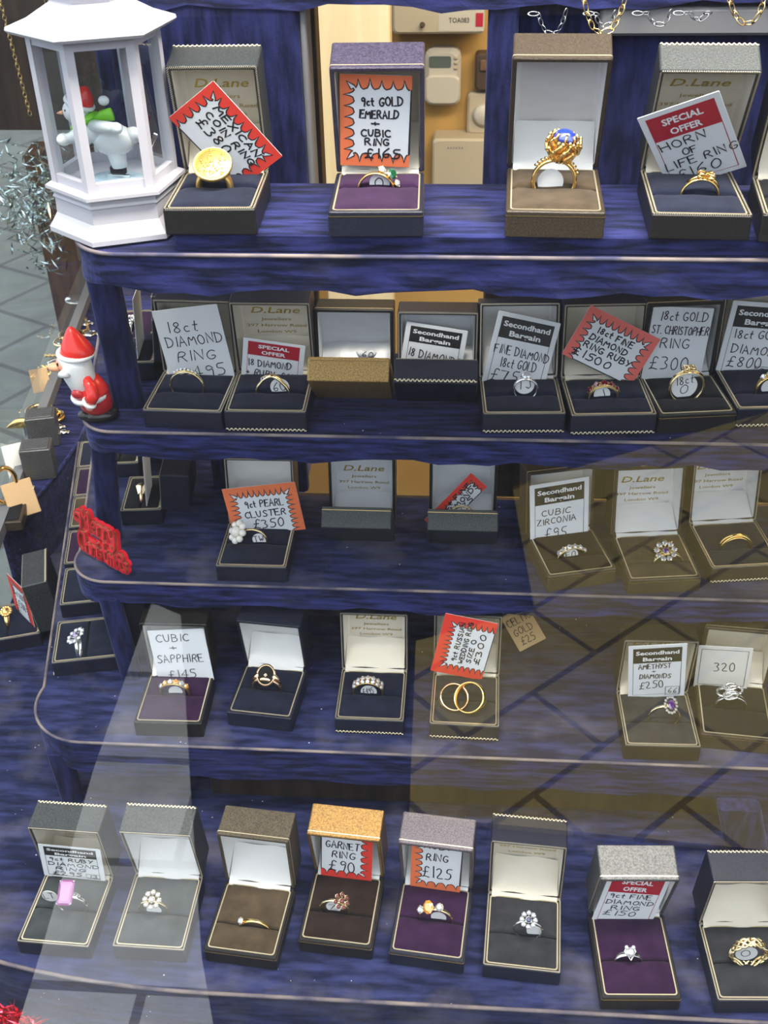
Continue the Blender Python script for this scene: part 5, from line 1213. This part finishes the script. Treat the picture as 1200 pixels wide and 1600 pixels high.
def slab(mb, l, wd, z0, z1_):
    for a, b in zip(l, l[1:]):
        a, b = Vector(a), Vector(b)
        if (b-a).length < 1e-6: continue
        t = (b-a).normalized(); n_ = Vector((-t.y, t.x))*wd/2
        mb.prism([tuple(a+n_), tuple(a-n_), tuple(b-n_), tuple(b+n_)][::-1], z0, z1_)
    for p in l: mb.prism([(p[0]+wd/2*math.cos(k*math.pi/5), p[1]+wd/2*math.sin(k*math.pi/5)) for k in range(10)], z0, z1_)
for l in ls:
    slab(pm_, l, .0056, -.0016, .0010)
slab(pm_, [(Ln*.08, HP*.26), (Ln*.94, HP*.20)], .010, -.0016, .0008); slab(pm_, [(Ln*.16, HP*.58), (Ln*.70, HP*.52)], .010, -.0016, .0008)
pm_.build('plate', 'plaque_red', pq)
for l in ls: slab(gm, l, .0024, .0010, .0019)
gm.build('gold_edge', 'plaque_gold', pq)
gm = MB()
for l in ls: slab(gm, l, .0014, .0019, .0026)
gm.build('lettering', 'plaque_red', pq)

# ------------------------------------------------------------ chains
def chain(name, label, pts, link=.0042, r=.0006, mat='chain_gold', cat='chain', group=None):
    P_ = [Vector(p) for p in pts]; base = P_[0].copy()
    t = thing(name, label, cat, T3(*base), group); acc_ = 0; mb = MB(); k = 0
    out_ = [P_[0]]
    for a, b in zip(P_, P_[1:]):
        n_ = max(1, int((b-a).length/(link*.2)))
        for i in range(1, n_+1): out_.append(a.lerp(b, i/n_))
    step = link*.72; last = out_[0]; dist = 0
    for a, b in zip(out_, out_[1:]):
        dist += (b-a).length
        if dist >= step:
            dist = 0; tg = (b-a).normalized(); x = tg.orthogonal().normalized(); y = tg.cross(x)
            if k % 2: x, y = y, -x
            big = 1.35 if k % 4 == 0 else 1.0
            m2 = frame(b-base, tg, x, y) @ Matrix.Diagonal((big, .62, .62, 1))
            mb.torus(link*.5, r, m2, 10, 5); k += 1
    mb.build('links', mat, t); return t
def U(px0, px1, pyb, y, pyt=-60, n=24, sh=0.0, zmax=9):
    pts = []
    for i in range(n+1):
        u = i/n; px = px0+(px1-px0)*u+sh*math.sin(u*math.pi)
        pts.append(on_y(px, pyt+(pyb-pyt)*(1-abs(2*u-1)**2.6), y))
        pts[-1].z = min(zmax, pts[-1].z)
    return pts
chain('necklace', 'gold figaro chain looping down in front of the brown ring box', U(904, 990, 50, .595, sh=-6), .0050, .00052)
chain('necklace', 'gold figaro chain looping down above the horn of life card', U(1128, 1206, 36, .595), .0050, .00052)
bar = thing('reflection_bar', 'long dark grey bar standing in for a glass reflection behind the top shelf boxes', 'reflection bar', T3(0, 0, 0))
x0_, x1_, q0_, q1_ = onwall(945, -20, 1330, 62, .595)
MB().rbox(x0_, x1_, .6045, .6115, q0_, min(q1_, zb-.001), .003).build('cushion', 'board_grey', bar)  # solid bar added in place of the grey strip reflected in the glass
gs = 'ghostly reflected silver chains before the velvet back board'
for i, (c, wd_, by) in enumerate(((862, 36, 52), (945, 30, 40), (1030, 34, 38), (1092, 30, 30))):  # dim grey chains stand in for a ghostly reflection in the glass
    chain('ghost_chain', ['ghostly reflected silver chain over the brown ring box lid', 'ghostly reflected silver chain behind the first gold figaro loop', 'ghostly reflected silver chain in front of the grey reflection bar', 'shortest ghostly reflected silver chain beside the second gold loop'][i], U(c-wd_, c+wd_, by, .597, -70, zmax=zb-.002), .0040, .0004, 'ghost_silver')
for i, (px, py, lb, y) in enumerate(((12, 182, 'long thin gold chain hanging farthest out behind the lantern', 1.10), (52, -1, '', 1.0), (99, 112, 'coiled gold chain hanging behind the lantern window', .95), (76, 20, 'short gold chain end above the lantern roof', 1.0))):
    if not lb: continue
    a_, b_ = on_y(px-(28 if i == 0 else 14), -60, y), on_y(px+36*(i == 0), py, y)
    chain('hanging_chain', lb, [a_, b_], .0055, .0006, 'old_gold')
rail_ = thing('hanging_rail', 'dark rail above the window from which the gold chains hang', 'rail', T3(0, 0, 0))
a_ = on_y(-40, -66, 1.0); MB().box(-.42, -.20, .93, 1.49, a_.z-.02, a_.z).build('bar', 'wood_dark', rail_)

# ------------------------------------------------------------ jewellery lying on the side ledge
def led_pt(px, py): return on_z(px, py, zl+.0004)
def bangle(px, py, Rr, r, lb, mat='gold', tilt=0):
    p = led_pt(px, py); t = thing('bangle', lb, 'bangle', T3(p.x, p.y, p.z+r*mm))
    MB().torus(Rr*mm, r*mm, Matrix.Rotation(R(tilt), 4, 'X'), 28, 8).build('hoop', mat, t)
def twist(px, py, L_, r, lb, ang=0, mat='gold'):
    p = led_pt(px, py); t = thing('bracelet', lb, 'bracelet', T3(p.x, p.y, p.z+r*mm*1.4) @ Matrix.Rotation(R(ang), 4, 'Z'))
    m_ = MB()
    for k in range(2): m_.tube([((i/40-.5)*L_*mm, r*.6*mm*math.cos(i*.55+k*math.pi), r*.6*mm*math.sin(i*.55+k*math.pi)) for i in range(41)], r*.75*mm, 6)
    m_.build('twisted_rope', mat, t)
def disc(px, py, Rr, lb, mat, nm='locket', ct='locket'):
    p = led_pt(px, py); t = thing(nm, lb, ct, T3(*p)); MB().lathe([(Rr*.8*mm, 0), (Rr*mm, 1*mm), (Rr*.95*mm, 2*mm), (Rr*.4*mm, 3*mm), (1e-7, 3.2*mm)], 20).build('body', mat, t)
    MB().torus(1.6*mm, .5*mm, T3(Rr*mm+1*mm, 0, 1*mm), 10, 5).build('loop', mat, t)
chain('bracelet', 'fine gold chain snaking near the rear of the ledge', [led_pt(*q)+Vector((0, 0, .002)) for q in ((118, 488), (130, 492), (122, 505), (118, 515), (128, 520), (138, 516), (134, 500))], .007, .0009, 'old_gold', 'bracelet')
disc(122, 468, 17, 'pale silvery coin pendant at the rear of the ledge', 'silver', 'coin_pendant', 'pendant')
disc(133, 506, 8, 'small bright silver locket by the post', 'silver')
disc(140, 522, 9, 'small oval silver locket beside the figurine hat', 'silver')
bangle(112, 525, 14, 2.0, 'gold bangle lying behind the figurine hat', 'gold')
bangle(102, 537, 12, 2.4, 'second gold bangle lying beside the figurine hat', 'gold_pale')
disc(93, 537, 6, 'little silver disc by the ledge edge', 'silver')
twist(92, 558, 34, 1.6, 'thin straight gold bar bracelet near the figurine hat', 4, 'old_gold')
disc(90, 567, 12, 'round white silver locket by the figurine nose', 'silver')
twist(88, 578, 32, 2.6, 'short gold twist bracelet by the figurine nose', 6)
twist(83, 591, 40, 3.4, 'thick twisted gold rope bracelet beside the figurine beard', -6)
def ledbox(px, py, w_, d_, h_, lb, mat, nm='earring_box', ct='earring box', rot=0, stud=None):
    p = led_pt(px, py); t = thing(nm, lb, ct, T3(*p) @ Matrix.Rotation(R(rot), 4, 'Z'))
    MB().rbox(-w_/2*mm, w_/2*mm, -d_/2*mm, d_/2*mm, 0, h_*mm, 1.5*mm).build('base', mat, t)
    MB().rbox(-w_*.42*mm, w_*.42*mm, -d_*.42*mm, d_*.42*mm, h_*mm, (h_+1)*mm, 1.5*mm).build('pad', 'pad_black' if stud else mat, t)
    return t
p = led_pt(67, 612); t = thing('card_stand', 'small tan card standing on the ledge', 'card stand', T3(*p) @ Matrix.Rotation(R(25), 4, 'Z') @ Matrix.Rotation(R(-20), 4, 'X')); MB().rbox(-10*mm, 10*mm, -.8*mm, .8*mm, 0, 26*mm, .6*mm).build('card', 'card_buff', t)
for i in range(3):
    bangle(62+i*9, 645+i*5, 13, 2.6, ['pile of gold links, rearmost hoop', 'gold hoop in the middle of the three on the ledge', 'gold hoop nearest the grey blue box of the three'][i], 'gold')
for px, py, lb in ((93, 668, 'small silver stud by the grey blue box'), (99, 676, 'larger silver stud by the grey blue box')): disc(px, py, 4.5, lb, 'silver', 'stud_earring', 'earring')
ledbox(72, 690, 30, 24, 34, 'grey blue upright earring box on the ledge', 'leather_silver', rot=15)
ledbox(66, 740, 30, 24, 34, 'lower grey blue earring box on the ledge with pale card', 'leather_silver', rot=12)
p = led_pt(38, 745); t = thing('card_stand', 'cream folded card standing beside the lower grey blue box', 'card stand', T3(*p) @ Matrix.Rotation(R(30), 4, 'Z') @ Matrix.Rotation(R(-25), 4, 'X')); MB().rbox(-14*mm, 14*mm, -.8*mm, .8*mm, 0, 34*mm, .6*mm).build('card', 'card_cream', t)
p = led_pt(42, 806); t = thing('card_stand', 'tan cushion card leaning at the ledge edge', 'card stand', T3(*p) @ Matrix.Rotation(R(35), 4, 'Z') @ Matrix.Rotation(R(-35), 4, 'X')); MB().rbox(-14*mm, 14*mm, -1.5*mm, 1.5*mm, 0, 34*mm, 1*mm).build('card', 'card_buff', t)
p = led_pt(44, 692); t = thing('drop_earring', 'leaf shaped yellow gold drop earring on the ledge', 'earring', T3(p.x, p.y, p.z+.02) @ Matrix.Rotation(R(15), 4, 'Z'))
MB().tube([((i/16-.5)*.036, 0, .004*math.sin(i*.2)) for i in range(17)], lambda q: .0006+.0055*math.sin(min(1, q*1.05)*3.0)**1, 8, flat=.5).build('leaf', 'gold', t)
MB().box(-.001, .001, -.001, .001, -.02, 0).build('pin', 'silver', t)
t = ledbox(8, 812, 40, 40, 10, 'flat dark box at the ledge edge holding twisted gold earrings', 'leather_brown', stud=1, rot=10)
p = led_pt(18, 800); t = thing('hoop_earring', 'bright yellow twisted gold hoop earring stood in the flat dark box', 'earring', T3(p.x, p.y, p.z+.030) @ Matrix.Rotation(R(60), 4, 'Z'))
MB().tube([(.013*math.cos(a), 0, .018*math.sin(a)) for a in [2*math.pi*i/30 for i in range(30)]], lambda q: .0022+.0006*math.sin(q*90), 8, True).build('hoop', 'gold', t)
disc(40, 762, 7, 'gold ring head in the dark tray between the cream and tan cards', 'gold_pale', 'ring', 'ring')
# silver tinsel by the doorway pane, and a red strand at the front of the window
def tinsel(name, label, pts, mat, n, sz, spread, cat='tinsel'):
    m_ = MB()
    for i in range(n):
        c = Vector(rnd.choice(pts))+Vector((rnd.gauss(0, spread), rnd.gauss(0, spread), rnd.gauss(0, spread)))
        d = Vector((rnd.gauss(0, 1), rnd.gauss(0, 1), rnd.gauss(0, 1))).normalized(); e = d.orthogonal().normalized(); l, w2 = sz*rnd.uniform(.6, 1.4), sz*.16
        k3 = d.cross(e)*w2*.6
        m_.add([c-d*l, c+e*w2, c+k3, c-e*w2, c+d*l], [(0, 1, 2), (0, 2, 3), (4, 2, 1), (4, 3, 2), (0, 3, 1), (4, 1, 3)])
    o = m_.build(name, mat); tag(o, label, cat); o['kind'] = 'stuff'; return o
tinsel('silver_tinsel', 'bushy silver tinsel by the doorway pane behind the lantern', [on_y(px, py, 1.30) for px in (10, 30, 50, 72, 85) for py in (270, 300, 330, 360, 400) if py < 330+1.2*px], 'tinsel_silver', 520, .009, .016)
tinsel('red_tinsel', 'strand of red tinsel below the front edge of the lowest tier', [on_y(px, py, .385) for px, py in ((-10, 1590), (6, 1588), (20, 1592), (35, 1598), (-5, 1605), (50, 1605))], 'tinsel_red', 260, .006, .003)
bs = MB().box(PX0+.03, 1.25, GY+.003, yf5+.2, SZ[4]-.074, SZ[4]-.071); struct('trim_3', bs, 'wood_dark')
